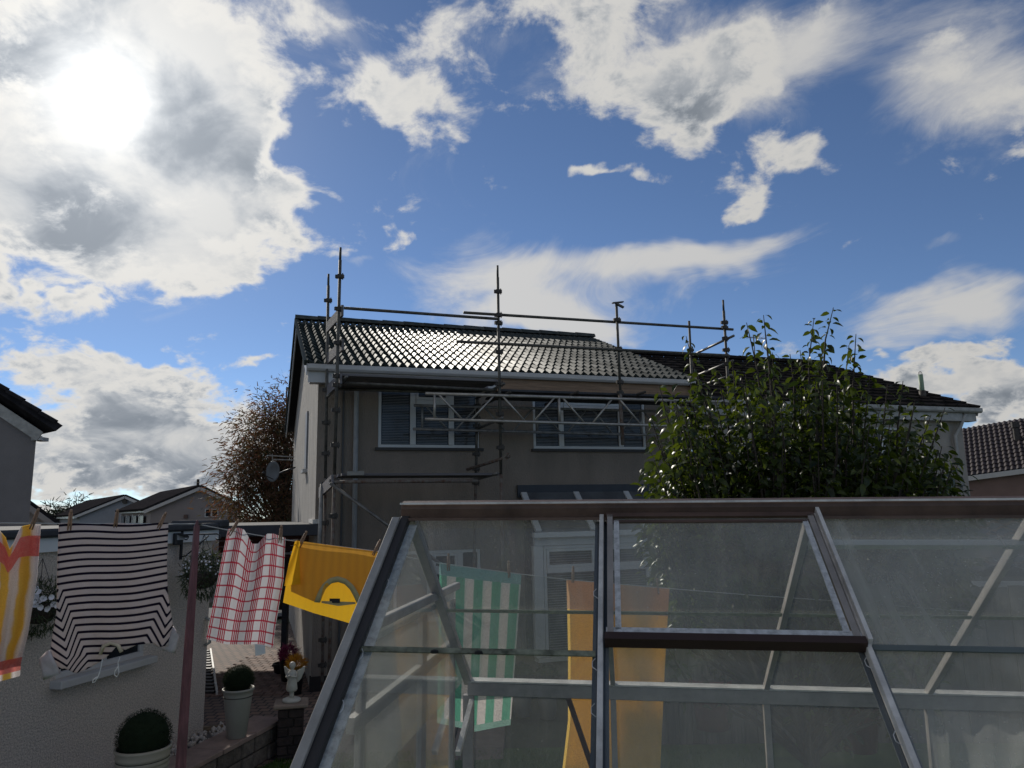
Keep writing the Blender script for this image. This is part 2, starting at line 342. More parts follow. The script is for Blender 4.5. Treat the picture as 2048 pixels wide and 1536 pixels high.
tile_m = sheen_tile('green_black_pantile', (.030, .038, .036), .042, .36)
old_tile_m = sheen_tile('old_brown_tile', (.020, .017, .016), .008, .6)
timber_m = mat('bare_timber', (.27, .17, .105), .7, .25, 3, .2, 60, stretch=(1, 1, 14))
steel_m = mat('scaffold_steel', (.15, .145, .135), .5, .35, 9, .2, 90, metal=.55)
steel_dk = mat('scaffold_steel_weathered', (.085, .08, .07), .6, .4, 12, .2, 90, metal=.4)
rust_m = mat('rusty_steel', (.11, .055, .035), .8, .5, 14, .3, 90, metal=.3, c2=(.20, .19, .17))
coupler_m = mat('coupler_iron', (.055, .048, .042), .65, .4, 20, metal=.4)
board_m = mat('scaffold_board', (.14, .13, .135), .85, .3, 2, .3, 60, rnd=.25, stretch=(.3, 8, 8))
alu_m = mat('aluminium', (.55, .55, .55), .38, .18, 14, .15, 120, metal=.85)

# ------------------------------------------------------------------ ground
def gz(x, y):
    """height of the open ground"""
    z = -2.6 * sstep(19, 46, y)
    z += .42 * sstep(9.5, 3.0, y) if y < 9.5 else 0
    z += .35 * sstep(1.5, 0.0, y) + .0
    return z
def ground_mesh():
    xs = [-600, -250, -120, -60, -30, -16] + [-12 + i * 1.0 for i in range(29)] + [20, 30, 60, 120, 250, 600]
    ys = [-60, -20, -6, -2, 0, 1, 2, 3, 4, 5, 6, 7, 8, 9, 9.5, 10, 11, 12, 14, 17, 20, 24, 28, 32, 38, 46, 60, 100, 200, 500, 1200]
    b = MB()
    for y in ys:
        for x in xs: b.v.append(Vector((x, y, gz(x, y) - .012)))
    n = len(xs)
    for j in range(len(ys) - 1):
        for i in range(n - 1): b.f.append((j * n + i, j * n + i + 1, (j + 1) * n + i + 1, (j + 1) * n + i))
    return b
tag(ground_mesh().build('ground', mat('earth_and_grass', (.045, .055, .025), .95, .3, 1.3, .5, 20, c2=(.07, .075, .04)), smooth=True), kind='structure')

# ------------------------------------------------------------------ main house
HA = R(18.85); HX, HY = -3.2266, 12.1421
Hu = Vector((math.cos(HA), math.sin(HA), 0)); Hv = Vector((-math.sin(HA), math.cos(HA), 0))
def hloc(px, py, v):
    """a pixel on the plane parallel to the house front at offset v (negative = in front): house-local coordinates"""
    p = onpl(px, py, Vector((HX, HY, 0)) + Hv * v, Hv); q = p - Vector((HX, HY, 0)); return Vector((q.dot(Hu), v, p.z))
W_, DEP = 7.08, 9.0
EZ, RZ, RV, OV = 5.17, 7.06, 4.375, .27                    # eave height, ridge height, ridge depth, eave overhang
house = thing('semi_detached_house', 'grey rendered house with a new shiny dark tile roof behind the scaffolding', 'house', (HX, HY, 0), HA)

def window(parent, x0, x1, z0, z1, mull, y=0., transom=None, blind=True, sill=True, name='window', pane=None, slat_gap=.028, fr=None):
    """a casement window in the wall plane y: frame bars, one pane per light, blinds behind the glass"""
    fr = fr or frame_m
    f = MB(); t = .055
    f.box(x0, x1, y - .035, y + .03, z0, z0 + t); f.box(x0, x1, y - .035, y + .03, z1 - t, z1)
    f.box(x0, x0 + t, y - .033, y + .03, z0 + t, z1 - t); f.box(x1 - t, x1, y - .033, y + .03, z0 + t, z1 - t)
    for mx in mull: f.box(mx - .05, mx + .05, y - .034, y + .03, z0 + t, z1 - t)
    w = f.build(name, fr, parent, bevel=.006)
    xs = [x0 + t] + [q for mx in mull for q in (mx - .05, mx + .05)] + [x1 - t]
    for i in range(0, len(xs), 2):
        a, b = xs[i], xs[i + 1]; z = z1 - t
        if transom and i // 2 in transom[0]:
            tz = transom[1]; MB().box(a, b, y - .05, y + .03, tz - .045, tz + .045).build('transom', fr, w, bevel=.006)
            s_ = MB(); s_.box(a + .002, b - .002, y - .048, y + .028, tz + .047, tz + .09); s_.box(a + .002, b - .002, y - .048, y + .028, z1 - t - .045, z1 - t - .002); s_.box(a + .002, a + .045, y - .046, y + .028, tz + .091, z1 - t - .046); s_.box(b - .045, b - .002, y - .046, y + .028, tz + .091, z1 - t - .046)
            s_.build('sash', fr, w)
            MB().box(a, b, y - .004, y + .004, tz + .045, z).build('pane', pane or pane_m, w); z = tz - .045
        MB().box(a, b, y - .004, y + .004, z0 + t, z).build('pane', pane or pane_m, w)
    if sill: MB().box(x0 - .05, x1 + .06, y - .12, y + .02, z0 - .05, z0 - .002).build('sill', mat('dark_sill', (.045, .042, .04), .7), w)
    if blind:
        for i in range(0, len(xs), 2):
            b = MB(); z = z0 + .08
            while z < z1 - .08:
                b.bar((xs[i] + .02, y - .008, z), (xs[i + 1] - .02, y - .008, z), .003, .009); z += slat_gap
            tag(b.build('blind', slat_m, w), kind='stuff')
    return w

def wall_with_holes(x0, x1, z0, z1, y0, y1, holes):
    """a wall slab in pieces round rectangular openings"""
    b = MB(); xs = sorted({x0, x1, *[h[0] for h in holes], *[h[1] for h in holes]}); zs = sorted({z0, z1, *[h[2] for h in holes], *[h[3] for h in holes]})
    for i in range(len(xs) - 1):
        for j in range(len(zs) - 1):
            cx, cz = (xs[i] + xs[i + 1]) / 2, (zs[j] + zs[j + 1]) / 2
            if any(h[0] < cx < h[1] and h[2] < cz < h[3] for h in holes): continue
            b.quad((xs[i], y0, zs[j]), (xs[i + 1], y0, zs[j]), (xs[i + 1], y0, zs[j + 1]), (xs[i], y0, zs[j + 1]))
    for h in holes:      # reveals
        b.quad((h[0], y0, h[2]), (h[0], y1, h[2]), (h[0], y1, h[3]), (h[0], y0, h[3])); b.quad((h[1], y0, h[2]), (h[1], y0, h[3]), (h[1], y1, h[3]), (h[1], y1, h[2]))
        b.quad((h[0], y0, h[3]), (h[0], y1, h[3]), (h[1], y1, h[3]), (h[1], y0, h[3])); b.quad((h[0], y0, h[2]), (h[1], y0, h[2]), (h[1], y1, h[2]), (h[0], y1, h[2]))
    return b
W1 = (1.0, 2.78, 3.83, 4.93); W2 = (3.80, 6.10, 3.83, 4.86)
G1 = (1.28, 2.78, .95, 2.10)
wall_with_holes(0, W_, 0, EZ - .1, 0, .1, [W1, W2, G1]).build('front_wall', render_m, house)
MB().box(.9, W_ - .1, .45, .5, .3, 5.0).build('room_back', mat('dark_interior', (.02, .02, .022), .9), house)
MB().box(-.02, .34, -.02, .1, 0, .24).build('plinth', mat('dark_brick_base', (.022, .018, .016), .85), house)
def gable(x, xt, m, holes, name, ph=RZ - .12, ez=EZ - .1):
    b = MB(); b.ext([(x, .002, 0), (x, DEP, 0), (x, DEP, ez), (x, RV, ph), (x, .002, ez)], (0, 0, 0), (xt, 0, 0)); return b.build(name, m, house)
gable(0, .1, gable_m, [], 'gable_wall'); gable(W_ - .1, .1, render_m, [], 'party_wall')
MB().box(.1, W_ - .1, DEP - .1, DEP, 0, EZ - .1).build('back_wall', render_m, house)
window(house, W1[0], W1[1], W1[2], W1[3], [1.0 + .60, 1.0 + 1.28], y=.05, transom=([1], 4.62))
window(house, W2[0], W2[1], W2[2], W2[3], [4.36, 5.58], y=.05, transom=([1], 4.60))
window(house, G1[0], G1[1], G1[2], G1[3], [1.9, 2.42], y=.05, transom=([1], 1.75), blind=False)
# small slot window on the gable side
gw = MB().box(-.03, .0, 2.45, 3.0, 3.62, 4.75).build('side_window', mat('grey_window', (.2, .2, .21), .5), house)
MB().box(-.09, .0, 2.40, 3.05, 3.55, 3.61).build('sill', white_m, gw)

# roof: boards under, then tiles laid course by course
ROOFL = math.hypot(RV + OV, RZ - EZ); RP = math.atan2(RZ - EZ, RV + OV)
VX = -.22                                                   # verge overhang
def roofpt(x, s, lift=0.):                                  # s along the slope from the eave
    return Vector((x, -OV + s * math.cos(RP) - lift * math.sin(RP), EZ + s * math.sin(RP) + lift * math.cos(RP)))
def roof_deck(parent, x0, x1, m):
    b = MB(); b.quad(roofpt(x0, .02, -.03), roofpt(x1, .02, -.03), roofpt(x1, ROOFL, -.03), roofpt(x0, ROOFL, -.03))
    zb = RZ - (DEP + .3 - RV) * math.tan(RP)
    b.quad((x0, RV, RZ - .03), (x1, RV, RZ - .03), (x1, DEP + .3, zb), (x0, DEP + .3, zb)); return b.build('roof', m, parent)
def tile_mesh(name, w, ln, waves, amp, th, drop, m, n=10):
    b = MB(); prof = []
    for i in range(n + 1):
        t = i / n; ph = t * waves * 2 * math.pi; zz = amp * (math.sin(ph) * .62 + .22 * math.sin(2 * ph)) if waves else (amp if (i % n) in (0,) else 0)
        prof.append((t * w, zz))
    for (x, z) in prof: b.v.append(Vector((x, 0, z + th + drop)))
    for (x, z) in prof: b.v.append(Vector((x, ln, z + th * .6)))
    for (x, z) in prof: b.v.append(Vector((x, .004, z - .004)))
    k = n + 1
    for i in range(n): b.f.append((i, i + 1, k + i + 1, k + i)); b.f.append((2 * k + i, 2 * k + i + 1, i + 1, i))
    me = b.mesh(name); me.materials.append(m); me.polygons.foreach_set('use_smooth', [True] * len(me.polygons))
    me.set_sharp_from_angle(angle=R(50)) if hasattr(me, 'set_sharp_from_angle') else None
    return me
def lay_tiles(parent, root, x0, x1, w, gauge, me, keep=300, jitter=.003):
    nc = int(round((x1 - x0) / w)); nr = int(ROOFL / gauge); rows = []
    w2 = (x1 - x0) / nc; g2 = (ROOFL - .08) / nr; cnt = 0; rest = MB(); tv = [v.co.copy() for v in me.vertices]; tf = [tuple(p.vertices) for p in me.polygons]
    B = Matrix(((1, 0, 0), (0, math.cos(RP), -math.sin(RP)), (0, math.sin(RP), math.cos(RP)))).to_4x4()
    for r in range(nr):
        for c in range(nc):
            mt = B.copy(); mt.translation = roofpt(x0 + c * w2, r * g2 - .03 + random.uniform(-1, 1) * jitter, random.uniform(0, 1) * jitter)
            mt = mt @ Matrix.Rotation(random.uniform(-1, 1) * .004, 4, 'Z') @ Matrix.Diagonal((w2 / w, 1, 1, 1))
            if cnt < keep: put('tile', me, parent, mt)
            else:
                n = len(rest.v); rest.v += [mt @ v for v in tv]; rest.f += [tuple(n + i for i in f) for f in tf]
            cnt += 1
    if rest.v: tag(rest.build('upper_tiles', me.materials[0], parent, smooth=True), kind='stuff')
roof = roof_deck(house, VX, W_ + .02, mat('roof_felt', (.02, .02, .022), .9))
pant = tile_mesh('pantile', .30, .40, 2, .044, .014, .028, tile_m, 16)
lay_tiles(roof, house, VX, W_ + .03, .30, .345, pant)
# ridge tiles
def ridge_row(parent, x0, x1, z, m, y=RV, n=15, r=.105):
    w = (x1 - x0) / n; b = MB(); k = 7
    for e in (0, 1):
        for j in range(k):
            t = math.pi * (j / (k - 1)); rr = r + (.012 if e == 0 else 0); b.v.append(Vector((e * (w + .02), -math.cos(t) * rr * 1.15, math.sin(t) * rr - .03)))
    for j in range(k - 1): b.f.append((j, j + 1, k + j + 1, k + j))
    b.f.append(tuple(range(k))); b.f.append(tuple(range(2 * k - 1, k - 1, -1)))
    me = b.mesh('ridge_tile'); me.materials.append(m); me.polygons.foreach_set('use_smooth', [True] * len(me.polygons))
    for i in range(n): put('ridge_tile', me, parent, Matrix.Translation((x0 + i * w, y, z + random.uniform(-.004, .004))))
ridge_row(roof, VX - .02, W_ + .05, RZ + .05, tile_m)
# verges, bargeboards, gutter, fascia, soffit, downpipe
for (a, b_, nm) in (((-.20, -OV, EZ - .10), (-.20, RV, RZ - .10), 'bargeboard'), ((-.20, DEP + .3, RZ - (DEP + .3 - RV) * math.tan(RP) - .1), (-.20, RV, RZ - .10), 'bargeboard')):
    MB().bar(a, b_, .025, .19).build(nm, soffit_m, house)
    a2, b2 = Vector(a) + Vector((-.028, 0, .11)), Vector(b_) + Vector((-.028, 0, .11)); MB().bar(a2, b2, .05, .09).build('verge_cap', tile_m, house)
gut = MB(); prof = [(0, -.002), (0, -.075), (-.03, -.11), (-.085, -.11), (-.115, -.075), (-.115, 0)]
gut.ext([(-.2, -OV + .06 + y, EZ - .01 + z) for y, z in prof], (0, 0, 0), (W_ + .18, 0, 0)); gut.build('gutter', white_m, house, bevel=.006)
MB().box(-.18, 3.05, -.215, -.19, EZ - .30, EZ - .02).build('fascia', white_m, house)
MB().box(3.06, W_ - .02, -.212, -.187, EZ - .36, EZ - .02).build('timber_fascia', timber_m, house)
MB().box(-.15, W_ - .02, -.186, .0, EZ - .30, EZ - .28).build('soffit', soffit_m, house)
dp = MB(); dp.tube([(.62, -.09, .1), (.62, -.09, EZ - .45), (.60, -.22, EZ - .16)], .042, 10); dp.build('downpipe', mat('grey_pipe', (.33, .34, .35), .4), house, smooth=True)
MB().box(.40, .43, -.05, 0, .2, EZ - .3).build('expansion_bead', mat('dark_bead', (.06, .06, .06), .7), house)
# lean-to flashing on the gable where the flat roof meets it
# ------------------------------------------------------------------ neighbour half, stepped down
n0 = Vector((HX, HY, 0)) + Hu * (W_ + .08)
nb = thing('semi_detached_house', 'stepped-down half of the pair under an old weathered brown tile roof behind the pear tree', 'house', (n0.x, n0.y, -.36), HA)
W2_ = 7.0
wall_with_holes(0, W2_, 0, EZ - .1, 0, .1, [(3.2, 5.4, 3.75, 4.72), (4.2, 6.2, .9, 2.1)]).build('front_wall', mat('cream_roughcast', (.34, .30, .26), .92, .1, 2.2, .8, 55), nb)
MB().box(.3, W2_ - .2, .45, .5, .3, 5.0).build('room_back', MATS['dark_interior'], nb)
MB().ext([(W2_ - .1, .002, 0), (W2_ - .1, DEP, 0), (W2_ - .1, DEP, EZ - .1), (W2_ - .1, RV, RZ - .12), (W2_ - .1, .002, EZ - .1)], (0, 0, 0), (.1, 0, 0)).build('gable_wall', MATS['cream_roughcast'], nb)
window(nb, 3.2, 5.4, 3.75, 4.72, [3.9, 4.7], y=.05); window(nb, 4.2, 6.2, .9, 2.1, [4.9], y=.05)
roof2 = roof_deck(nb, 0.02, W2_ + .25, mat('roof_felt', (.02, .02, .022), .9))
flat_t = tile_mesh('flat_tile', .33, .40, 0, .012, .016, .03, old_tile_m, 4)
lay_tiles(roof2, nb, 0.03, W2_ + .26, .34, .345, flat_t, jitter=.006)
ridge_row(roof2, .0, W2_ + .28, RZ + .04, old_tile_m)
gut = MB(); gut.ext([(-.0, -OV + .06 + y, EZ - .01 + z) for y, z in prof], (0, 0, 0), (W2_ + .30, 0, 0)); gut.build('gutter', mat('aged_white', (.33, .32, .30), .5, .2, 6), nb, bevel=.006)
MB().box(0, W2_ + .2, -.215, -.19, EZ - .30, EZ - .02).build('fascia', MATS['aged_white'], nb)
MB().box(0, W2_ + .2, -.186, .0, EZ - .30, EZ - .28).build('soffit', soffit_m, nb)
MB().bar((W2_ + .22, -OV, EZ - .10), (W2_ + .22, RV, RZ - .10), .025, .19).build('bargeboard', MATS['aged_white'], nb)
MB().tube([(W2_ - .35, -.09, .1), (W2_ - .35, -.09, EZ - .62), (W2_ - .22, -.14, EZ - .42), (W2_ - .15, -.24, EZ - .14)], .042, 10).build('downpipe', MATS['aged_white'], nb, smooth=True)
VPX = hloc(1845, 788, .6).x - (W_ + .08)
vp = MB().tube([(VPX, .6, 5.4), (VPX, .6, 6.06)], .055, 12).build('vent_pipe', mat('green_pipe', (.18, .26, .17), .5), nb, smooth=True)
MB().tube([(VPX, .6, 5.4), (VPX, .6, 5.68)], .075, 12).build('collar', coupler_m, vp, smooth=True)
cg = MB()
for t in range(6): cg.tube([(VPX + .05 * math.cos(t * 1.05), .6 + .05 * math.sin(t * 1.05), 6.06), (VPX + .03 * math.cos(t * 1.05), .6 + .03 * math.sin(t * 1.05), 6.12), (VPX, .6, 6.14)], .004, 4)
tag(cg.build('wire_cage', coupler_m, vp), kind='stuff')
# TV aerial behind the neighbour's ridge
ae = thing('tv_aerial', 'thin metal rooftop aerial standing on the old brown tile ridge', 'aerial', tuple(Vector((n0.x, n0.y, -.36)) + Hu * 4.9 + Hv * RV + Vector((0, 0, RZ + .1))), HA)
MB().tube([(0, 0, -.1), (0, 0, .62)], .014, 6).build('mast', steel_dk, ae)
MB().tube([(-.38, 0, .56), (.42, 0, .56)], .009, 6).build('boom', steel_dk, ae)
for i in range(7): MB().tube([(-.34 + i * .11, -.16, .56), (-.34 + i * .11, .16, .56)], .005, 5).build('rod', steel_dk, ae)

# ------------------------------------------------------------------ conservatory at the house front
cs = thing('conservatory', 'white framed conservatory with striped blinds against the grey house wall', 'conservatory', (HX, HY, 0), HA)
CX0, CX1, CD = 3.56, 6.62, .68                             # extent along the wall and projection
CZT, CZE = 3.06, 2.37
MB().box(CX0 - .1, CX1, -.06, -.012, CZT - .10, CZT + .12).build('wall_flashing', mat('lead_flashing', (.03, .035, .045), .6), cs)
nra = 4
for i in range(nra):
    x = lerp(CX0, CX1 - .05, i / (nra - 1)); MB().bar((x, -.07, CZT - .02), (x, -CD - .1, CZE + .02), .11, .05).build('rafter', frame_m, cs, bevel=.006)
for i in range(nra - 1):
    xa, xb = lerp(CX0, CX1 - .05, i / (nra - 1)) + .056, lerp(CX0, CX1 - .05, (i + 1) / (nra - 1)) - .056
    MB().ext([(xa, -.07, CZT - .03), (xb, -.07, CZT - .03), (xb, -CD - .08, CZE), (xa, -CD - .08, CZE)], (0, 0, 0), (0, 0, .016)).build('roof_panel', mat('twinwall_sheet', (.10, .105, .11), .3, .2, 3), cs)
MB().box(CX0 - .12, CX1 + .05, -CD - .20, -CD - .09, CZE - .09, CZE - .0).build('gutter', frame_m, cs, bevel=.01)
MB().box(CX0 - .06, CX1, -CD - .06, -CD + .03, CZE - .22, CZE - .092).build('head_rail', frame_m, cs)
MB().box(CX0, CX1, -CD - .06, -CD + .09, 0, .30).build('dwarf_wall', render_m, cs)
MB().box(CX0 - .06, CX1, -CD - .12, -CD + .08, .305, .36).build('sill', frame_m, cs)
MB().box(CX0 - .08, CX0 + .09, -CD - .055, -CD + .05, .362, CZE - .222).build('corner_post', frame_m, cs, bevel=.008)
npan = 3
for i in range(npan):
    x0, x1 = lerp(CX0 + .1, CX1, i / npan) + .002, lerp(CX0 + .1, CX1, (i + 1) / npan) - .002
    window(cs, x0, x1, .365, CZE - .225, [], y=-CD, transom=([0], 1.74), blind=True, sill=False, slat_gap=.04)
MB().ext([(CX0, -.05, .4), (CX0, -CD + .06, .4), (CX0, -CD + .06, CZE - .1), (CX0, -.05, CZT - .2)], (0, 0, 0), (.02, 0, 0)).build('side_glazing', pane_m, cs)
MB().box(CX0 - .02, CX0 + .03, -CD + .1, -.01, 0, .39).build('side_wall', render_m, cs)
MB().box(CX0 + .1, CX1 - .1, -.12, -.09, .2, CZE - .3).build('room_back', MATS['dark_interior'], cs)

# ------------------------------------------------------------------ scaffold
scf = thing('scaffold', 'tube scaffold with plank decks and lattice beams along the grey house', 'scaffold', (HX, HY, 0), HA)
VO, VI = -1.5, -.3
TR = .0242
def sp(px, py, v): return hloc(px, py, v)
cm = MB(); cm.box(-.065, .065, -.022, .022, -.026, .026); cm.lathe([(.034, -.035), (.040, -.03), (.040, .03), (.034, .035)], 10); cm.tube([(.045, 0, -.05), (.045, 0, .05)], .009, 6)
coup_me = cm.mesh('coupler'); coup_me.materials.append(coupler_m)
def coupler(p, rot=0., ax=None):
    m4 = Matrix.Translation(p) @ Matrix.Rotation(rot + random.uniform(-.4, .4), 4, 'Z')
    if ax: m4 = m4 @ Matrix.Rotation(R(90), 4, ax)
    put('coupler', coup_me, scf, m4)
def standard(top, low, v, zend, cps, spig=True, m=None, low_rust=True):
    a = sp(*top, v); b = sp(*low, v); d = (a - b) / (a.z - b.z); e = a - d * (a.z - zend)
    ztop = a.z - (.20 if spig else 0); t = a - d * (a.z - ztop)
    if low_rust and zend < 1:
        mid = a - d * (a.z - 3.3)
        st = MB().tube([t, mid], TR, 8).build('standard', m or steel_dk, scf, smooth=True)
        MB().tube([mid, e], TR, 8).build('standard', rust_m, scf, smooth=True)
    else: st = MB().tube([t, e], TR, 8).build('standard', m or steel_dk, scf, smooth=True)
    if spig: MB().tube([t, a], .0185, 8).build('spigot', m or steel_dk, st, smooth=True)
    for y in cps: coupler(a - d * (a.z - sp(lerp(top[0], low[0], (y - top[1]) / (low[1] - top[1])), y, v).z))
    return a, d
standard((681, 495), (667.5, 1000), VO, 0, [553, 618, 686, 752, 770, 820, 890, 962, 1032])
standard((657, 548), (650, 1000), VI, 0, [601, 780, 845, 907, 968, 1046, 1280, 1330])
standard((995, 531), (1000, 830), VO, 0, [583, 630, 646, 704, 768, 792, 828, 843, 895])
standard((955, 786), (951, 995), VI, 0, [812, 838, 852, 908, 938, 966], spig=False, m=steel_dk)
standard((1232.5, 604), (1240, 770), VO, sp(1240, 795, VO).z, [640, 698, 764, 786], spig=False)
MB().tube([sp(1240, 788, VO - .01), sp(1245.5, 890, VO - .01)], .033, 8).build('standard', rust_m, scf, smooth=True)
standard((1446, 600), (1456.5, 770), VO, 0, [645, 655, 677, 700, 712, 728])
standard((1378, 642), (1386, 800), VI, 0, [700, 770], spig=False)
MB().tube([sp(644, 968, -.62), sp(639, 1080, -.62), sp(636, 1180, -.62)], .03, 8).build('standard', mat('pale_tube', (.26, .25, .23), .5, .3, 8, metal=.3), scf, smooth=True)
def tube2(name, p, q, r=TR, m=None):
    return MB().tube([p, q], r, 8).build(name, m or steel_m, scf, smooth=True)
tube2('guard_rail', sp(688, 616, VO - .05), sp(997, 638, VO - .05), m=steel_dk); tube2('guard_rail', sp(927, 625, VO + .05), sp(1466, 659, VO + .05), m=steel_dk)
tube2('guard_rail', sp(913, 683, VO - .05), sp(1458, 711, VO - .05), m=steel_dk)
# loose board ends clipped at the very top of the third standard
MB().bar(sp(1225, 606, VO), sp(1246, 604, VO), .06, .02).build('toggle', steel_dk, scf); MB().bar(sp(1232, 607, VO - .02), sp(1247, 615, VO - .02), .045, .03).build('toggle', steel_dk, scf)
# end rails between outer and inner standards, both ends
def endrail(pxo, pyo, pxi, pyi, board=False, m=None):
    a = sp(pxo, pyo, VO); b = sp(pxi, pyi, VI); d = (a - b).normalized()
    if board: MB().bar(b - d * .04, a + d * .04, .035, .17).build('end_board', board_m, scf)
    else: tube2('transom', b - d * .1, a + d * .12, m=m)
endrail(684, 622, 655, 655, True); endrail(685, 690, 656, 718, True); endrail(681, 757, 655, 782, True)
endrail(1460, 675, 1392, 707, m=steel_m); endrail(1459, 724, 1396, 750, m=steel_m); endrail(1458, 752, 1404, 771, m=steel_m)
endrail(690, 757, 655, 793); endrail(664, 962, 640, 985, True); endrail(1003, 770, 956, 795); endrail(1000, 838, 955, 858); endrail(990, 948, 948, 960)
tube2('transom', sp(935, 939, VI - .1), sp(1018, 913, VO - .25), .026, rust_m)
for k in (-1, 1): MB().bar(sp(1005, 917, VO - .22), sp(1018, 905 + 8 * (k + 1), VO - .36), .012, .03).build('clip_arm', rust_m, scf)
# plank decks
def deck(u0, u1, z, v0, v1, n, name='plank', m=None, slope=0.):
    w = (v1 - v0) / n
    for i in range(n):
        b = MB().box(0, u1 - u0 + random.uniform(-.04, .04), 0, w - .008, 0, .038); o = b.build(name, m or board_m, scf, bevel=.004); o.location = (u0 + random.uniform(-.03, .03), v0 + i * w, z + random.uniform(-.003, .003))
zd = sp(700, 752, -1.42).z; deck(.20, 2.68, zd, -1.42, -.28, 5)
tube2('ledger', sp(690, 766, VO + .03), sp(990, 780, VO + .03), m=steel_dk); tube2('ledger', sp(668, 778, VI - .06), sp(962, 787, VI - .06), m=steel_m)
z2 = sp(700, 952, -1.42).z; deck(.24, 2.66, z2, -1.42, -.70, 3)
MB().bar(sp(694, 947, VO + .02), sp(728, 946, VO + .02), .03, .06).build('toe_board', mat('pale_board', (.24, .23, .21), .8), scf)
tube2('ledger', sp(668, 964, VO - .04), sp(956, 962, VO - .04), m=rust_m)
tube2('brace', sp(660, 966, VO - .08), sp(925, 1160, VO - .08), m=steel_m)
zt = sp(1020, 793, VO).z + .05
deck(2.75, 6.95, zt + .05, -1.40, -.42, 4, m=mat('dark_plank', (.045, .045, .05), .85, .3, 3, rnd=.2))
for px in (1020, 1156, 1290): a = sp(px, 784, VO - .16); MB().tube([a, Vector((a.x, -.2, a.z))], TR, 8).build('putlog', coupler_m, scf, smooth=True)
def lattice(t0, t1, b0, b1, v, m, u_end, name='lattice_beam'):
    T0, T1 = sp(*t0, v), sp(*t1, v); B0, B1 = sp(*b0, v), sp(*b1, v)
    def pt(A, B, u): return A + (B - A) * ((u - A.x) / (B.x - A.x))
    T1, B1 = pt(T0, T1, u_end), pt(B0, B1, u_end)
    lb = MB().tube([T0, T1], TR, 8).build(name, m, scf, smooth=True); MB().tube([B0, B1], TR, 8).build('chord', m, lb, smooth=True)
    u = max(T0.x, B0.x) + .14; bay = 2.05
    while u < u_end - .1:
        MB().tube([pt(T0, T1, u), pt(B0, B1, u)], .021, 6).build('post', m, lb, smooth=True)
        for k in range(4):
            ua, ub = u + .06 + k * bay / 4, u + .44 + k * bay / 4
            if ub > u_end: break
            p, q = (pt(T0, T1, ua), pt(B0, B1, ub)) if k % 2 == 0 else (pt(B0, B1, ua), pt(T0, T1, ub)); MB().tube([p, q], .017, 6).build('diagonal', m, lb, smooth=True)
        u += bay
lat_m = mat('galvanised_beam', (.36, .34, .31), .42, .2, 9, metal=.6)
lattice((851, 787), (1380, 802), (850, 838), (1380, 853), VO - .09, lat_m, 6.95); lattice((828, 811), (1380, 824), (826, 858), (1380, 872), VI - .12, mat('galvanised_beam_dull', (.26, .25, .24), .55, .3, 9, metal=.5), 6.95)

# ------------------------------------------------------------------ garage with its white fascia
GT = math.atan2(1395 - 1024, FPX); GP = atz(406, 1466, .25)
gar = thing('garage', 'flat roofed pebble dash garage with white fascia behind the washing', 'garage', (GP.x, GP.y, 0), math.pi / 2 - GT)
Gx = Vector((math.sin(GT), math.cos(GT), 0)); Gy = Vector((-math.cos(GT), math.sin(GT), 0))
def gloc(px, py, y=0.):
    p = onpl(px, py, Vector((GP.x, GP.y, 0)) + Gy * y, Gy); q = p - Vector((GP.x, GP.y, 0)); return Vector((q.dot(Gx), y, p.z))
dash_m = mat('pebble_dash', (.58, .50, .43), .95, .38, 62, 1.0, 70, bdist=.025, detail=4, lo=.3, hi=.7)
wa_, wb_ = gloc(112, 1345), gloc(287, 1300)
wz0 = gloc(200, 1335).z
ft, fb = gloc(334, 1064).z, gloc(334, 1087).z; top = gloc(334, 1049).z
gh = [(wa_.x, wb_.x, wz0, wz0 + 1.0)]
wall_with_holes(-7.5, 0, 0, ft, 0, .1, gh).build('front_wall', dash_m, gar)
MB().box(-.1, -.002, .002, 5.2, 0, ft).build('end_wall', dash_m, gar); MB().box(-7.5, -.1, 5.1, 5.2, 0, ft).build('back_wall', dash_m, gar)
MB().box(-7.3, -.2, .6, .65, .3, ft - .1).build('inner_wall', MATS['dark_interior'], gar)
gwin = window(gar, gh[0][0], gh[0][1], wz0, wz0 + 1.0, [lerp(gh[0][0], gh[0][1], .5)], y=.03, blind=False, sill=False, fr=white_m)
MB().box(gh[0][0] - .06, gh[0][1] + .07, -.13, .02, wz0 - .075, wz0 - .003).build('sill', white_m, gwin, bevel=.008)
MB().box(-7.5, .06, -.045, -.003, fb, ft).build('fascia', mat('grey_white_board', (.62, .64, .65), .5, .05, 2), gar)
MB().box(-7.5, .12, -.10, 5.3, ft + .003, top).build('flat_roof', mat('roofing_felt', (.04, .043, .05), .85, .3, 3, .4, 80), gar, bevel=.02)
MB().box(-.02, .16, -.13, .6, ft + .02, top + .035).build('roof_trim', MATS['roofing_felt'], gar, bevel=.02)
hd = gloc(411, 1236); hb = gloc(409, 1290)
grab = MB().tube([(hd.x, -.01, hd.z), (hd.x, -.07, hd.z - .03), (hd.x - .01, -.075, (hd.z + hb.z) / 2), (hb.x, -.07, hb.z + .03), (hb.x, -.01, hb.z)], .017, 8).build('grab_handle', mat('cream_metal', (.42, .42, .38), .4), gar, smooth=True)
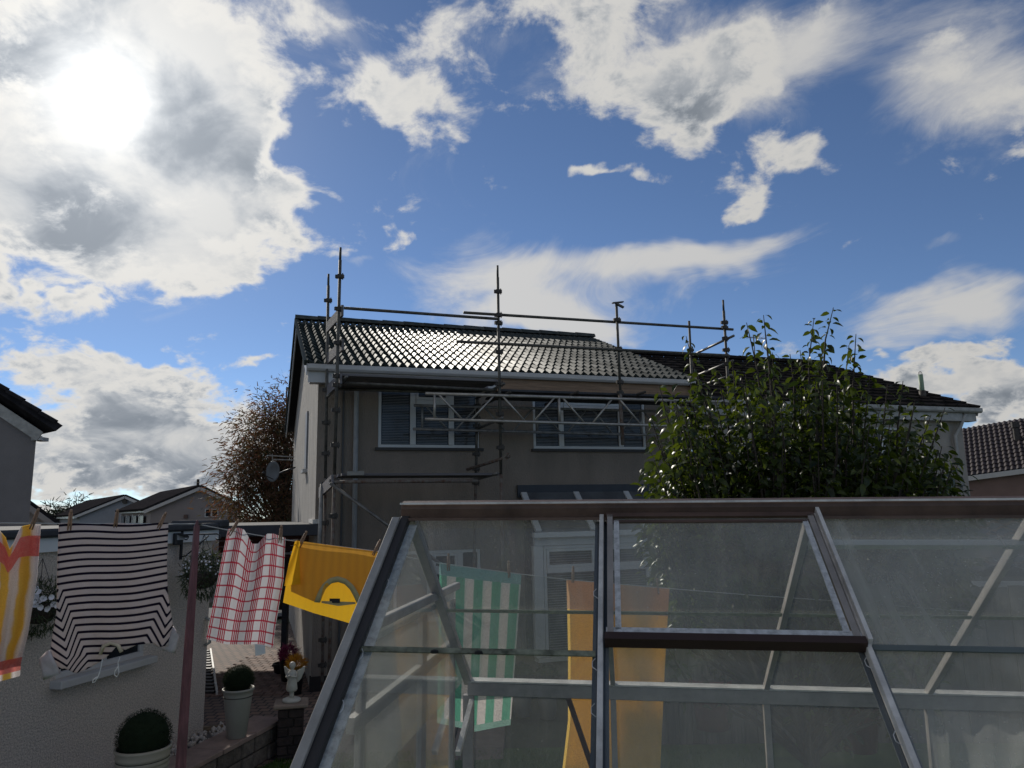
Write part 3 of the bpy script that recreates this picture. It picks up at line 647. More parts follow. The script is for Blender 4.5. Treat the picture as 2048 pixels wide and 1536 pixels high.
# lamp and bracket on the garage
lp = gloc(352, 1078, -.05)
lamp = thing('security_lamp', 'small black box floodlight on the white garage fascia', 'lamp', tuple(Vector((GP.x, GP.y, 0)) + Gx * lp.x + Gy * -.05 + Vector((0, 0, lp.z))), math.pi / 2 - GT)
blk = mat('black_iron', (.018, .018, .02), .5, .2)
MB().box(-.06, .06, -.05, 0, -.065, .065).build('housing', blk, lamp, bevel=.008); MB().box(-.05, .05, -.075, -.052, -.01, .05).build('lens', mat('lamp_lens', (.3, .3, .3), .2), lamp); MB().bar((-.06, -.09, .055), (.07, -.09, .02), .05, .02).build('hood', blk, lamp)
bk = gloc(363, 1085, -.05)
brk = thing('basket_bracket', 'black wrought iron hanging basket bracket on the garage wall', 'bracket', tuple(Vector((GP.x, GP.y, 0)) + Gx * bk.x + Gy * -.05 + Vector((0, 0, bk.z))), math.pi / 2 - GT)
MB().box(-.012, .012, -.012, .012, -.19, .13).build('back_bar', blk, brk)
# the arm stands out from the wall
MB().tube([(0, 0, .085), (.04, -.43, .09), (.045, -.47, .07), (.045, -.47, .04), (.04, -.44, .025), (.035, -.42, .04)], .009, 6).build('arm', blk, brk, smooth=True)
MB().tube([(0, 0, -.16), (.005, -.06, -.15), (.015, -.16, -.07), (.03, -.33, .07)], .008, 6).build('stay', blk, brk, smooth=True)
MB().tube([(0, -.01, .04), (.01, -.06, .03), (.01, -.08, .05)], .006, 6).build('hook', blk, brk, smooth=True)

# ------------------------------------------------------------------ foliage helpers
def leaf_shape(L, Wd, curl=.25, fold=.3, seg=3):
    """one leaf as a bent, folded blade: local x along the leaf"""
    vs, fs = [], []
    for i in range(seg + 1):
        t = i / seg; w = Wd * .5 * math.sin(math.pi * min(1, t * .92 + .06)) ** .8; x = L * t; z = -curl * L * t * t
        vs += [Vector((x, -w, z + fold * w)), Vector((x, 0, z)), Vector((x, w, z + fold * w))]
    for i in range(seg):
        a = i * 3; fs += [(a, a + 1, a + 4, a + 3), (a + 1, a + 2, a + 5, a + 4)]
    return vs, fs
def add_leaf(b, p, d, roll, shape, sc=1.):
    d = Vector(d).normalized(); s = d.cross(Vector((0, 0, 1)))
    if s.length < 1e-3: s = Vector((1, 0, 0))
    s.normalize(); u = s.cross(d); c, sn = math.cos(roll), math.sin(roll); s2 = s * c + u * sn; u2 = u * c - s * sn
    n = len(b.v); b.v += [Vector(p) + (d * v.x + s2 * v.y + u2 * v.z) * sc for v in shape[0]]; b.f += [tuple(n + i for i in f) for f in shape[1]]
def blob_leaves(b, c, r, n, L, rng, shell=.55, squash=1., up=.2):
    for i in range(n):
        v = Vector((rng.gauss(0, 1), rng.gauss(0, 1), rng.gauss(0, 1))).normalized(); k = rng.uniform(shell, 1) ; p = Vector(c) + Vector((v.x * r * k, v.y * r * k, v.z * r * k * squash))
        d = (v * .7 + Vector((rng.uniform(-1, 1), rng.uniform(-1, 1), rng.uniform(-1, 1) + up)))
        add_leaf(b, p, d, rng.uniform(0, 6.28), SMALL, L * rng.uniform(.7, 1.3))
SMALL = leaf_shape(1, .55, .2, .25, 1); WIDE = leaf_shape(1, .85, .1, .12, 1)
rng = random.Random(11)

# hanging baskets
def basket(name, label, px, py, Y, r, leafc, flower, nfl, fl_r, dn=.0, nleaf=700):
    c = at(px, py, Y); t = thing(name, label, 'hanging basket', tuple(c), 0)
    MB().lathe([(.02, -r * .95), (r * .55, -r * .85), (r * .8, -r * .45), (r * .85, -.1 * r), (r * .8, -.08 * r), (.02, -.12 * r)], 18).build('bowl', mat('brown_basket', (.05, .035, .028), .9, .3, 20), t, smooth=True)
    b = MB(); blob_leaves(b, (0, 0, .1 * r), r * 1.2, nleaf, r * .30, rng, .45, .85); blob_leaves(b, (0, 0, -.5 * r), r * 1.15, nleaf, r * .28, rng, .75, .85, -.8)
    tag(b.build('foliage', leafc, t), kind='stuff')
    f = MB(); n0 = len(f.v)
    for i in range(nfl):
        v = Vector((rng.gauss(0, 1), rng.gauss(0, 1) - .8, rng.gauss(0, .8) + .15)).normalized(); p = v * r * rng.uniform(1.05, 1.25); p.z = p.z * .85 + .1 * r
        s = v.cross(Vector((0, 0, 1))).normalized(); u = s.cross(v); k = 7; q = MB(); q.v.append(Vector(p) - v * fl_r * .5)
        for j in range(k): a = 6.283 * j / k; q.v.append(Vector(p) + (s * math.cos(a) + u * math.sin(a)) * fl_r * rng.uniform(.85, 1.15) + v * fl_r * .15)
        for j in range(k): q.f.append((0, 1 + j, 1 + (j + 1) % k))
        if fl_r > .02: q.build('flower', flower, t)
        else:
            n = len(f.v); f.v += q.v; f.f += [tuple(n + i for i in x) for x in q.f]
    if f.v: tag(f.build('flower_heads', flower, t), kind='stuff')
    ch = MB()
    for a in (0, 2.1, 4.2): ch.tube([(r * .8 * math.cos(a), r * .8 * math.sin(a), 0), (0, 0, r * 2.0)], .003, 4)
    tag(ch.build('chain', blk, t), kind='stuff')
    return t
petal = clothmat('white_petal', lambda N, L, u, v, tc: rgbn(N, (.8, .78, .8)), .4, .1) if False else mat('white_petal', (.72, .70, .72), .6, .08)
dkleaf = leafmat('basket_leaf', (.022, .036, .014), (.075, .10, .035), .3, .5)
hookp = Vector((GP.x, GP.y, 0)) + Gx * bk.x + Gy * -.5
basket('hanging_basket', 'brown basket of small white daisies under the iron bracket', 405, 1142, hookp.y - .1, .20, dkleaf, petal, 60, .011)
basket('hanging_basket', 'leafy basket of large white petunias on the garage wall beside the yellow towel', 78, 1205, gloc(80, 1200, -.25).x * Gx.y + GP.y + .1, .19, dkleaf, petal, 26, .028)

# ------------------------------------------------------------------ canopy between garage and house
CY = HY - .12
ca0, ca1 = at(428, 1052, CY), at(637, 1053, CY); cth = ca0.z - at(428, 1075, CY).z
can = thing('canopy', 'flat dark canopy with maroon boards between garage and house', 'canopy', (ca0.x, CY, ca0.z), 0)
cw = ca1.x - ca0.x; navy = mat('navy_trim', (.022, .026, .035), .6, .2)
MB().box(-.1, cw, -.02, .03, -cth, 0).build('fascia', navy, can, bevel=.01)
MB().box(-4.2, cw - .02, .032, 5.7, -.09, -.012).build('roof', MATS['roofing_felt'], can)  # runs on unseen to the left and back to shade the driveway
MB().box(-5.2, -.28, -2.6, .030, -.085, -.02).build('sun_block_slab', MATS['roofing_felt'], can)  # unseen slab, added to keep a sun patch off the coping
mar = mat('maroon_board', (.075, .018, .02), .6, .2, 3, stretch=(1, 8, 1)); zz = -cth - .004
for i in range(3): MB().box(-.5, cw * .72, 1.5, 1.53, zz - (i + 1) * .105 + .006, zz - i * .105).build('board', mar, can)
MB().box(-.5, cw * .70, 1.46, 1.51, zz - .36, zz - .325).build('rail', white_m, can)
MB().box(-.5, cw * .70, 1.46, 1.51, zz - .42, zz - .37).build('rail', mar, can)
pxp = at(573, 1150, CY + 2.0); MB().box(pxp.x - ca0.x - .05, pxp.x - ca0.x + .05, 1.95, 2.05, -ca0.z, -.02).build('post', navy, can)
fl0 = hloc(590, 1047, 3.); MB().bar((cw - .05, .02, .04), (cw - 1.3, 4.0, .04), .10, .07).build('flashing', mat('white_mortar', (.6, .58, .54), .9, .2, 30, .8, 60), can)

# ------------------------------------------------------------------ driveway, road, patio
drive = MB(); drive.quad((-9, 8.7, .018), (-1.2, 8.7, .018), (-2.0, 19.5, .018), (-12, 19.5, .018))
def brickmat():
    mt = bpy.data.materials.new('block_paving'); mt.use_nodes = True; N = mt.node_tree.nodes; L = mt.node_tree.links; b = N['Principled BSDF']; b.inputs['Roughness'].default_value = .85
    tc = N.new('ShaderNodeTexCoord'); br = N.new('ShaderNodeTexBrick'); L.new(tc.outputs['Object'], br.inputs['Vector']); br.inputs['Scale'].default_value = 1.0; br.inputs['Brick Width'].default_value = .16; br.inputs['Row Height'].default_value = .16; br.inputs['Mortar Size'].default_value = .014; br.inputs['Color1'].default_value = (.24, .155, .12, 1); br.inputs['Color2'].default_value = (.17, .12, .10, 1); br.inputs['Mortar'].default_value = (.05, .045, .04, 1)
    L.new(br.outputs['Color'], b.inputs['Base Color']); bp = N.new('ShaderNodeBump'); bp.inputs['Strength'].default_value = .5; bp.inputs['Distance'].default_value = .006; L.new(br.outputs['Fac'], bp.inputs['Height']); bp.invert = True; L.new(bp.outputs[0], b.inputs['Normal']); return mt
dr = tag(drive.build('driveway', brickmat()), kind='structure')
# the setts near enough to tell apart
sett = MB().box(-.0715, .0715, -.0715, .0715, -.03, .012); sme = sett.mesh('sett'); sme.materials.append(mat('paving_sett', (.20, .13, .105), .85, .2, 12, .3, 120, rnd=.3))
nset = 0
for j in range(40):
    y = 9.0 + j * .16
    for i in range(30):
        x = -5.2 + i * .16 + (.08 if j % 2 else 0)
        p = (FPX * x / y + 1024)
        if 400 < p < 590 and nset < 300 and y > 12.0 - 1e-6 and y < 16.2:
            put('sett', sme, dr, Matrix.Translation((x, y, .022 + random.uniform(-.002, .002))) @ Matrix.Rotation(random.uniform(-.03, .03), 4, 'Z')); nset += 1
tag(MB().quad((-40, 21, .0), (12, 21, .0), (12, 27, -.45), (-40, 27, -.45)).build('road', mat('asphalt', (.05, .05, .052), .9, .2, 20, .3, 200)), kind='structure')
F1, F2 = atz(388, 1532, .40), atz(570, 1434, .40); cd = (F2 - F1); cd.z = 0; cl = cd.length; cd.normalize(); cn = Vector((-cd.y, cd.x, 0))
pat = MB().box(-3.5, cl + .05, .3, 4.0, .0, .245); lw_rz = math.atan2(cd.y, cd.x)
po = pat.build('patio', mat('patio_concrete', (.13, .115, .10), .9, .2, 4, .3, 60)); po.location = (F1.x, F1.y, 0); po.rotation_euler = (0, 0, lw_rz); tag(po, kind='structure')
slm = mat('sandstone_slab', (.27, .19, .155), .85, .2, 5, .25, 80, rnd=.14)
lw = thing('garden_wall', 'low stone garden wall topped with pinkish sandstone coping slabs', 'wall', (F1.x, F1.y, 0), lw_rz)
x = -1.9
lens = [.62, .6, .64, .58, .6, .63, .6]
xs = []; cx = cl
for l_ in lens: xs.append((cx - l_, cx)); cx -= l_
for (a, b) in xs:
    MB().box(a + .004, b - .004, random.uniform(-.006, .006), .40, .352, .40 + random.uniform(-.003, .003)).build('coping_slab', slm, lw, bevel=.006)
MB().box(xs[-1][0], cl - .02, .05, .32, .0, .35).build('core', mat('wall_core', (.06, .05, .042), .95), lw)
stm = mat('rough_stone', (.13, .105, .085), .92, .3, 12, .8, 40, rnd=.3, bdist=.02)
for k, z in enumerate((.02, .19)):
    xx = xs[-1][0] + (.1 if k else 0)
    while xx < cl - .2:
        l_ = random.uniform(.16, .34); MB().box(xx + .006, min(xx + l_, cl) - .006, .025 + random.uniform(-.012, .012), .06, z, z + .155).build('stone', stm, lw, bevel=.012); xx += l_
# edging and gravel beside the garage
gr = MB()
pebm = mat('pale_pebble', (.50, .44, .38), .8, .25, 20)
for i in range(420):
    t = rng.uniform(-3.0, .35); w = rng.uniform(-.32, -.02); p = Vector((GP.x, GP.y, 0)) + Gx * t + Gy * w; r = rng.uniform(.014, .034); m4 = Matrix.Translation((p.x, p.y, .245 + r * .5 + rng.uniform(0, .02))) @ Euler((rng.uniform(0, 6), rng.uniform(0, 6), rng.uniform(0, 6))).to_matrix().to_4x4() @ Matrix.Diagonal((1.3, 1, .7, 1))
    gr.lathe([(r * .5, -r * .8), (r, -r * .2), (r * .9, r * .4), (r * .35, r * .9)], 6, m4)
tag(gr.build('gravel', pebm, smooth=True), 'pale pebbles heaped along the foot of the garage wall', 'gravel', kind='stuff')
eg0 = atz(404, 1462, .26); eg1 = atz(446, 1457, .26)
tag(MB().bar(eg0, eg1, .05, .09).build('edging_board', mat('old_timber', (.22, .16, .10), .9, .3, 8, stretch=(1, 1, 6))), 'short timber edging at the end of the gravel', 'edging')
# grille
g0, g1 = atz(421, 1299, .06), atz(434, 1386, .06); gd = g1 - g0
grl = thing('floor_grille', 'dark slatted grille with a pale edge on the paving', 'grille', tuple(g0), 0)
MB().bar((0, 0, 0), gd, .03, .05).build('edge_rail', mat('pale_rail', (.6, .58, .54), .5), grl)
for i in range(15): p = gd * ((i + .5) / 15); MB().bar(p + Vector((-.03, 0, -.01)), p + Vector((-.62, .02, -.01)), .10, .03).build('slat', mat('dark_slat', (.025, .022, .022), .6), grl)

# ------------------------------------------------------------------ pots, pillar, statue
def ball_plant(name, label, pos, prof, m, br, bz, squash=.92, ribs=False, n=3800, leafL=.022):
    t = thing(name, label, 'potted plant', pos, rng.uniform(0, 3)); MB().lathe(prof, 32).build('pot', m, t, smooth=True)
    rt, zt_ = prof[-1]
    MB().lathe([(.01, zt_ - .05), (max(r for r, z in prof) * .93, zt_ - .045), (max(r for r, z in prof) * .93, zt_ - .04), (.01, zt_ - .035)], 24).build('soil', mat('soil', (.02, .015, .012), .95), t)
    b = MB(); blob_leaves(b, (0, 0, bz), br, n, leafL, rng, .90, squash, .2)
    core = MB().lathe([(br * .90 * math.sin(math.pi * i / 10) + .001, bz - br * .90 * squash * math.cos(math.pi * i / 10)) for i in range(11)], 20)
    n0_ = len(b.v); b.v += core.v; b.f += [tuple(n0_ + i for i in f) for f in core.f]
    tag(b.build('clipped_ball', leafmat('box_leaf', (.010, .018, .010), (.024, .036, .016), .15, .85, .15), t), kind='stuff'); return t
greypot = mat('sage_grey_pot', (.33, .31, .265), .5, .06, 4)
p2 = atz(473, 1474, .402)
ball_plant('potted_box_ball', 'clipped box ball in a tall smooth tapered pot on the coping', tuple(p2), [(.095, 0), (.10, .004), (.150, .44), (.158, .475), (.168, .48), (.168, .50), (.155, .502), (.150, .46)], greypot, .158, .585)
p1 = at(287, 1492, 6.6)
ribprof = [(.16, 0)] + [q for i in range(9) for q in ((.175 + .004 * i, .02 + i * .043), (.182 + .004 * i, .042 + i * .043), (.172 + .004 * i, .055 + i * .043))] + [(.222, .43), (.222, .45), (.205, .452), (.2, .40)]
ball_plant('potted_box_ball', 'clipped box ball in a wide ribbed pot beside the clothes post', (p1.x, p1.y, p1.z - .45), ribprof, mat('beige_ribbed_pot', (.36, .32, .25), .6, .08, 5), .215, .52, 1.0)
for px, py in ((1043, 1352), (1094, 1356)):
    q = at(px, py, 10.4)
    ball_plant('potted_box_ball', ('dark clipped ball by the conservatory nearer its corner post' if px < 1060 else 'dark clipped ball by the conservatory beside the orange towel'), (q.x, q.y, q.z - .5), [(.1, 0), (.15, .4), (.15, .42), (.13, .42)], greypot, .17, .50, .95, n=1200, leafL=.03)
pl = atz(583, 1403, .62); Pz = .62
pil = thing('brick_pillar', 'short dark brick pillar with a tan slab under the angel statue', 'pillar', (pl.x, pl.y, 0), .25)
sb = MB().box(-.19, .19, -.17, .17, Pz - .045, Pz); sb.build('cap_slab', mat('tan_slab', (.27, .20, .15), .85, .15, 6, .2, 80), pil, bevel=.012)
bkm = mat('dark_brick', (.035, .022, .018), .85, .35, 14, .7, 60, rnd=.35, bdist=.012)
MB().box(-.12, .12, -.10, .10, -.05, Pz - .05).build('core', mat('wall_core', (.05, .045, .04), .95), pil)
for k in range(6):
    z = Pz - .05 - (k + 1) * .098
    for (x0, x1, y0, y1) in (((-.14, .03, -.125, -.02), (.038, .14, -.125, -.02), (-.14, -.02, -.012, .125), (-.012, .14, -.012, .125)) if k % 2 else ((-.14, -.03, -.125, -.02), (-.022, .14, -.125, -.02), (-.14, .02, -.012, .125), (.028, .14, -.012, .125))):
        MB().box(x0, x1, y0, y1, z, z + .088).build('brick', bkm, pil, bevel=.008)
st = thing('angel_statue', 'small cream angel statue with spread wings on the brick pillar', 'statue', (pl.x, pl.y, Pz), -.1)
ivory = mat('ivory_resin', (.50, .47, .40), .6, .1, 12)
MB().lathe([(.095, 0), (.105, .012), (.10, .032), (.07, .045), (.03, .05)], 24).build('base', ivory, st, smooth=True)
MB().lathe([(.03, .05), (.024, .075), (.028, .105), (.052, .115), (.064, .135), (.055, .20), (.045, .26), (.05, .30), (.042, .335), (.018, .35), (.017, .36), (.030, .375), (.036, .40), (.030, .425), (.012, .437)], 20).build('body', ivory, st, smooth=True)
for s in (-1, 1):
    w = MB(); out = [(.01, .22), (.05, .20), (.085, .24), (.115, .31), (.13, .375), (.105, .372), (.075, .345), (.045, .335), (.015, .315)]
    w.ext([(s * x, .035 + .02 * abs(x) / .13, z) for x, z in out], (0, 0, 0), (0, .018, 0)); w.build('wing', ivory, st, bevel=.004)
    MB().tube([(s * .042, 0, .315), (s * .058, -.025, .275), (s * .02, -.06, .285), (0, -.062, .30)], [.014, .013, .011, .008], 8).build('arm', ivory, st, smooth=True)
def mum(px, py, Y, r, label, c1, c2):
    q = at(px, py, Y); z0 = .03
    t = thing('potted_chrysanthemum', label, 'potted plant', (q.x, q.y, z0)); hz = q.z - z0
    MB().lathe([(r * .6, 0), (r * .85, max(.1, hz - r * .5)), (r * .9, max(.12, hz - r * .45)), (r * .7, max(.11, hz - r * .5))], 18).build('pot', mat('black_pot', (.012, .012, .014), .5), t, smooth=True)
    b = MB(); blob_leaves(b, (0, 0, hz), r, 1100, r * .36, rng, .55, .8); tag(b.build('flower_head_mass', leafmat('mum_' + label[:6], c1, c2, .3, .6), t), kind='stuff')
mum(577, 1307, 12.9, .17, 'dark pink chrysanthemum in a black pot by the house corner', (.22, .03, .08), (.40, .09, .17))
mum(592, 1327, 12.0, .15, 'amber yellow chrysanthemum in a black pot by the house corner', (.48, .20, .015), (.66, .36, .03))
q = atz(563, 1345, .03); tb = thing('plastic_tub', 'low black plastic tub on the paving beside the chrysanthemums', 'tub', tuple(q)); MB().lathe([(.12, 0), (.15, .15), (.155, .16), (.14, .16), (.12, .02)], 18).build('tub_shell', mat('black_pot', (.012, .012, .014), .5), tb, smooth=True); MB().box(-.16, -.12, -.03, .03, .1, .14).build('handle', MATS['black_pot'], tb)
# paving slabs beside the pillar and the lawn
for i in range(4):
    for j in range(3):
        a = Vector((pl.x + .28 + i * .62, pl.y - .1 + j * .62, gz(0, pl.y + j * .62) + .02))
        tag(MB().box(-.3, .3, -.3, .3, -.04, .0).build('paving_slab', mat('buff_paving', (.21, .16, .125), .88, .15, 5, .2, 80, rnd=.1), bevel=.008), 'square buff paving slab between the pillar and the house', 'paving slab', 'slabs of the path by the house').location = a

# ------------------------------------------------------------------ lawn
def lawn():
    me = bpy.data.meshes.new('lawn'); b = MB(); nx, ny = 24, 24
    for j in range(ny + 1):
        for i in range(nx + 1):
            y = lerp(.5, 9.2, j / ny); x0 = F1.x + (y - F1.y) * cd.x / cd.y + .06; x = lerp(x0, 8, (i / nx) ** 1.3); b.v.append(Vector((x, y, gz(x, y) + .012)))
    for j in range(ny):
        for i in range(nx): a = j * (nx + 1) + i; b.f.append((a, a + 1, a + nx + 2, a + nx + 1))
    o = b.build('lawn', mat('lawn_green', (.04, .075, .018), .95, .3, 3, .6, 60, c2=(.07, .12, .025)), smooth=True); tag(o, kind='structure')
    g = MB(); rg = random.Random(4)
    for i in range(26000):
        y = rg.uniform(5.2, 9.1); x0 = F1.x + (y - F1.y) * cd.x / cd.y + .06; x = rg.uniform(x0, x0 + 1.5) if i < 16000 else rg.uniform(x0, x0 + 5.5); z = gz(x, y) + .01; h = rg.uniform(.025, .055); a = rg.uniform(0, 6.28); dx, dy = math.cos(a) * .004, math.sin(a) * .004; lx, ly = rg.uniform(-.02, .02), rg.uniform(-.02, .02)
        n = len(g.v); g.v += [Vector((x - dx, y - dy, z)), Vector((x + dx, y + dy, z)), Vector((x + lx, y + ly, z + h))]; g.f.append((n, n + 1, n + 2))
    tag(g.build('grass', leafmat('grass_blade', (.04, .09, .014), (.10, .17, .03), .4, .5)), 'short green grass of the lawn beside the low wall', 'grass', kind='stuff')
lawn()

# ------------------------------------------------------------------ houses beyond
def slab_roof(parent, P0, P1, ext, th, m, name='roof'):
    """a roof plane: its lower/upper gable-end points P0-P1 swept along ext, with thickness"""
    P0, P1, ext = Vector(P0), Vector(P1), Vector(ext); n = (P1 - P0).cross(ext).normalized(); n = n if n.z > 0 else -n
    return MB().ext([P0, P1, P1 + n * th, P0 + n * th], (0, 0, 0), ext).build(name, m, parent)
def courses(parent, P0, P1, ext, n, m, name='tile_courses', lift=.03):
    P0, P1, ext = Vector(P0), Vector(P1), Vector(ext); nn = (P1 - P0).cross(ext).normalized(); nn = nn if nn.z > 0 else -nn; b = MB()
    for i in range(n):
        a, c = P0 + (P1 - P0) * (i / n), P0 + (P1 - P0) * ((i + 1.05) / n); b.ext([a + nn * .002, c + nn * .002, c + nn * .02, a + nn * (.02 + lift)], (0, 0, 0), ext)
    return tag(b.build(name, m, parent), kind='stuff')
dk_roof = mat('slate_dark_roof', (.03, .028, .03), .95, .3, 3, spec=0.)
# tall house at the left edge
lh = thing('rendered_house', 'tall grey rendered gable end with a dark tiled verge by the sun', 'house', (0, 0, 0))
YL = 20.
E1 = at(73, 872, YL); pk = at(-330, 618, YL); bo = at(58, 1040, YL); back = Vector((-10.5, 9, 0))
MB().ext([(E1.x, YL, -1), (E1.x, YL, E1.z + .1), (pk.x, YL, pk.z - .35), (pk.x - 4, YL, E1.z), (pk.x - 4, YL, -1)], (0, 0, 0), back).build('gable_wall', mat('grey_render', (.19, .172, .168), .9, .08, 1.5, .5, 40), lh)
va, vb = at(112, 862, YL - .3), at(-330, 570, YL - .3); slab_roof(lh, va, vb, back, .22, dk_roof)
for i in range(14):
    a = va.lerp(vb, i / 14); b = va.lerp(vb, (i + 1.0) / 14); dn = Vector((0, 0, .22)); MB().bar(a + dn + Vector((0, -.02, .03)), b + dn + Vector((0, -.02, -.01)), .12, .08).build('verge_tile', dk_roof, lh)
b0, b1 = at(80, 873, YL - .12), at(-330, 602, YL - .12); MB().bar(b0, b1, .03, .28).build('bargeboard', mat('aged_white', (.33, .32, .30), .5), lh)
MB().box(b0.x - .25, b0.x - .02, YL - .1, YL + .3, b0.z - .1, b0.z + .0).build('eave_box', MATS['aged_white'], lh)
hp = at(76, 876, YL - .05); MB().tube([hp + Vector((.05, 0, .05)), hp + Vector((.05, 0, -.06))], .06, 8).build('downpipe_head', white_m, lh)
vn = at(27, 800, YL + .3); MB().tube([vn - Vector((0, 0, .1)), vn + Vector((0, 0, .06))], .09, 10).build('roof_vent', coupler_m, lh)
# gables down the street
def street_house(label, Y, peak, el, er, farpk, Yf, wallc, nm, roofm=dk_roof, zb=-3.2, dashw=True):
    pk = at(*peak, Y); a = at(*el, Y); b = at(*er, Y); ex = at(*farpk, Yf) - pk; ex.z = 0
    t = thing('street_house', label, 'house', (0, 0, 0)); wm = mat(nm, wallc, .9, .06, 1.2)
    MB().ext([(a.x, Y, zb), (b.x, Y, zb), b, pk, a], (0, 0, 0), ex).build('wall', wm, t)
    for e, nm2 in ((a, 'roof'), (b, 'roof')):
        d = (e - pk).normalized(); slab_roof(t, e + d * .35 + Vector((0, -.25, .03)), pk + Vector((0, -.25, .03)), ex, .16, roofm, nm2)
        MB().bar(e + d * .35 + Vector((0, -.28, -.06)), pk + Vector((0, -.28, -.06)), .03, .20).build('bargeboard', white_m, t)
    return t, pk, a, b, ex
t, pk, a, b, ex = street_house('mauve grey gable house with a small white window down the street', 48, (404, 975), (302, 1018), (482, 1013), (325, 986), 60, (.26, .225, .215), 'mauve_render')
w0, w1 = at(410, 1018, 47.95), at(436, 1034, 47.95)
window(t, w0.x, w1.x, w1.z, w0.z, [(w0.x + w1.x) / 2], y=47.97, blind=False, sill=False); vq = at(371, 1033, 47.9); MB().box(vq.x - .12, vq.x + .12, 47.9, 47.98, vq.z - .12, vq.z + .12).build('flue', mat('brown_vent', (.1, .06, .05), .7), t)
MB().tube([pk + Vector((-.4, .3, 0)), pk + Vector((-.4, .3, .55))], .09, 8).build('chimney_cowl', coupler_m, t)
# its side wall: white fascia and a row of tall windows
ea = a + Vector((0, 0, -.05)); dirn = ex.normalized(); L_ = ex.length
MB().bar(ea + dirn * .1 + Vector((-.2, -.1, 0)), ea + dirn * (L_ - .1) + Vector((-.2, -.1, 0)), .1, .3).build('fascia', white_m, t)
for k in range(4): p = ea + dirn * (L_ * (.12 + .22 * k)) + Vector((-.12, -.1, -.95)); MB().bar(p, p + dirn * 1.6, .06, 1.2).build('side_window', mat('dim_glass', (.10, .11, .12), .2), t); MB().bar(p + dirn * 1.7, p + dirn * 1.95, .09, 1.4).build('side_post', white_m, t)
t, pk, a, b, ex = street_house('pale blue-grey gable house further down the street', 62, (253, 993), (160, 1030), (283, 1006), (178, 1008), 80, (.27, .28, .30), 'bluegrey_render')
MB().bar(a + Vector((-.2, -.2, -.1)), a + ex + Vector((-.2, -.2, -.1)), .1, .35).build('fascia', white_m, t); vq = at(250, 1003, 61.9); MB().tube([vq, vq + Vector((0, -.1, 0))], .2, 8).build('round_vent', coupler_m, t)
t, pk, a, b, ex = street_house('low white gable with a dark roof tucked behind the tall grey house', 30, (30, 985), (-40, 1035), (122, 1052), (0, 985), 40, (.5, .48, .45), 'white_gable')
# far right house
fr = thing('rendered_house', 'pink rendered house with brown tiles seen past the pear tree', 'house', (0, 0, 0))
e0, e1 = at(1850, 966, 42), at(2400, 893, 34); r0, r1 = at(1850, 873, 46), at(2400, 815, 38)
exr = e1 - e0
MB().ext([(e0.x, e0.y, -2), (e1.x, e1.y, -2), e1, e0], (0, .3, -.15), (0, 6, -.15)).build('wall', mat('pink_render', (.20, .13, .11), .9, .08, 2), fr)
slab_roof(fr, e0, r0, exr, .06, old_tile_m)
def wavy(parent, P0, P1, ext, nrow, ncol, m):
    b = MB(); nn = (P1 - P0).cross(ext).normalized(); nn = nn if nn.z > 0 else -nn; k = 6
    for r_ in range(nrow):
        n0_ = len(b.v)
        for e in (0, 1):
            for c in range(ncol * k + 1):
                t_ = c / (ncol * k); ph = 6.283 * (c % k) / k; z = .09 + .035 * math.sin(ph) + (.05 if e == 0 else 0); b.v.append(P0 + (P1 - P0) * ((r_ + e * 1.08) / nrow) + ext * t_ + nn * z)
        w = ncol * k + 1
        for c in range(ncol * k): b.f.append((n0_ + c, n0_ + c + 1, n0_ + w + c + 1, n0_ + w + c))
    return tag(b.build('roof_tiles', m, parent, smooth=True), kind='stuff')
wavy(fr, e0, r0, exr, 13, 44, mat('brown_pantile', (.032, .020, .020), .65, .3, 4))
MB().bar(r0 + Vector((0, 0, .12)), r1 + Vector((0, 0, .12)), .3, .18).build('ridge', MATS['brown_pantile'], fr)
MB().bar(e0 + Vector((0, -.1, -.06)), e1 + Vector((0, -.1, -.06)), .14, .26).build('gutter', white_m, fr)
w0 = at(2013, 960, 39.6); MB().box(w0.x, w0.x + 2.6, w0.y - .1, w0.y, w0.z - 1.5, w0.z).build('window_frame', white_m, fr); MB().box(w0.x + .1, w0.x + 2.5, w0.y - .12, w0.y - .101, w0.z - 1.4, w0.z - .1).build('pane', mat('dim_glass', (.10, .11, .12), .2), fr)
for k in range(12): MB().box(w0.x + .15 + k * .2, w0.x + .25 + k * .2, w0.y - .13, w0.y - .122, w0.z - 1.4, w0.z - .1).build('blind_strip', mat('blind_strip', (.22, .22, .23), .7), fr)
sv = at(2036, 892, 41); MB().tube([sv, sv + Vector((0, 0, 1.0)), sv + Vector((0, 0, 1.02)), sv + Vector((0, 0, 1.35))], [.16, .16, .22, .22], 10).build('flue', coupler_m, fr)

# satellite dish and side aerial on the gable
dv = hloc(550, 943, 0); ds = at(551, 943, 19.2)
dish = thing('satellite_dish', 'grey satellite dish on an arm from the house gable', 'satellite dish', tuple(ds), R(150))
dm = MB(); k = 20
dm.v.append(Vector((0, 0, 0)))
for r_ in (1, 2, 3):
    for j in range(k): a_ = 6.283 * j / k; rr = .25 * r_ / 3; dm.v.append(Vector((rr * math.cos(a_), .35 * rr * rr * 4, rr * 1.08 * math.sin(a_))))
for j in range(k): dm.f.append((0, 1 + j, 1 + (j + 1) % k))
for r_ in (0, 1):
    for j in range(k): a_ = 1 + r_ * k + j; b_ = 1 + r_ * k + (j + 1) % k; dm.f.append((a_, b_, b_ + k, a_ + k))
do = dm.build('reflector', mat('dish_grey', (.10, .11, .12), .55), dish, smooth=True); do.modifiers.new('thick', 'SOLIDIFY').thickness = .012
MB().tube([(0, -.02, -.05), (0, -.12, -.05)], .03, 8).build('mount', blk, dish)
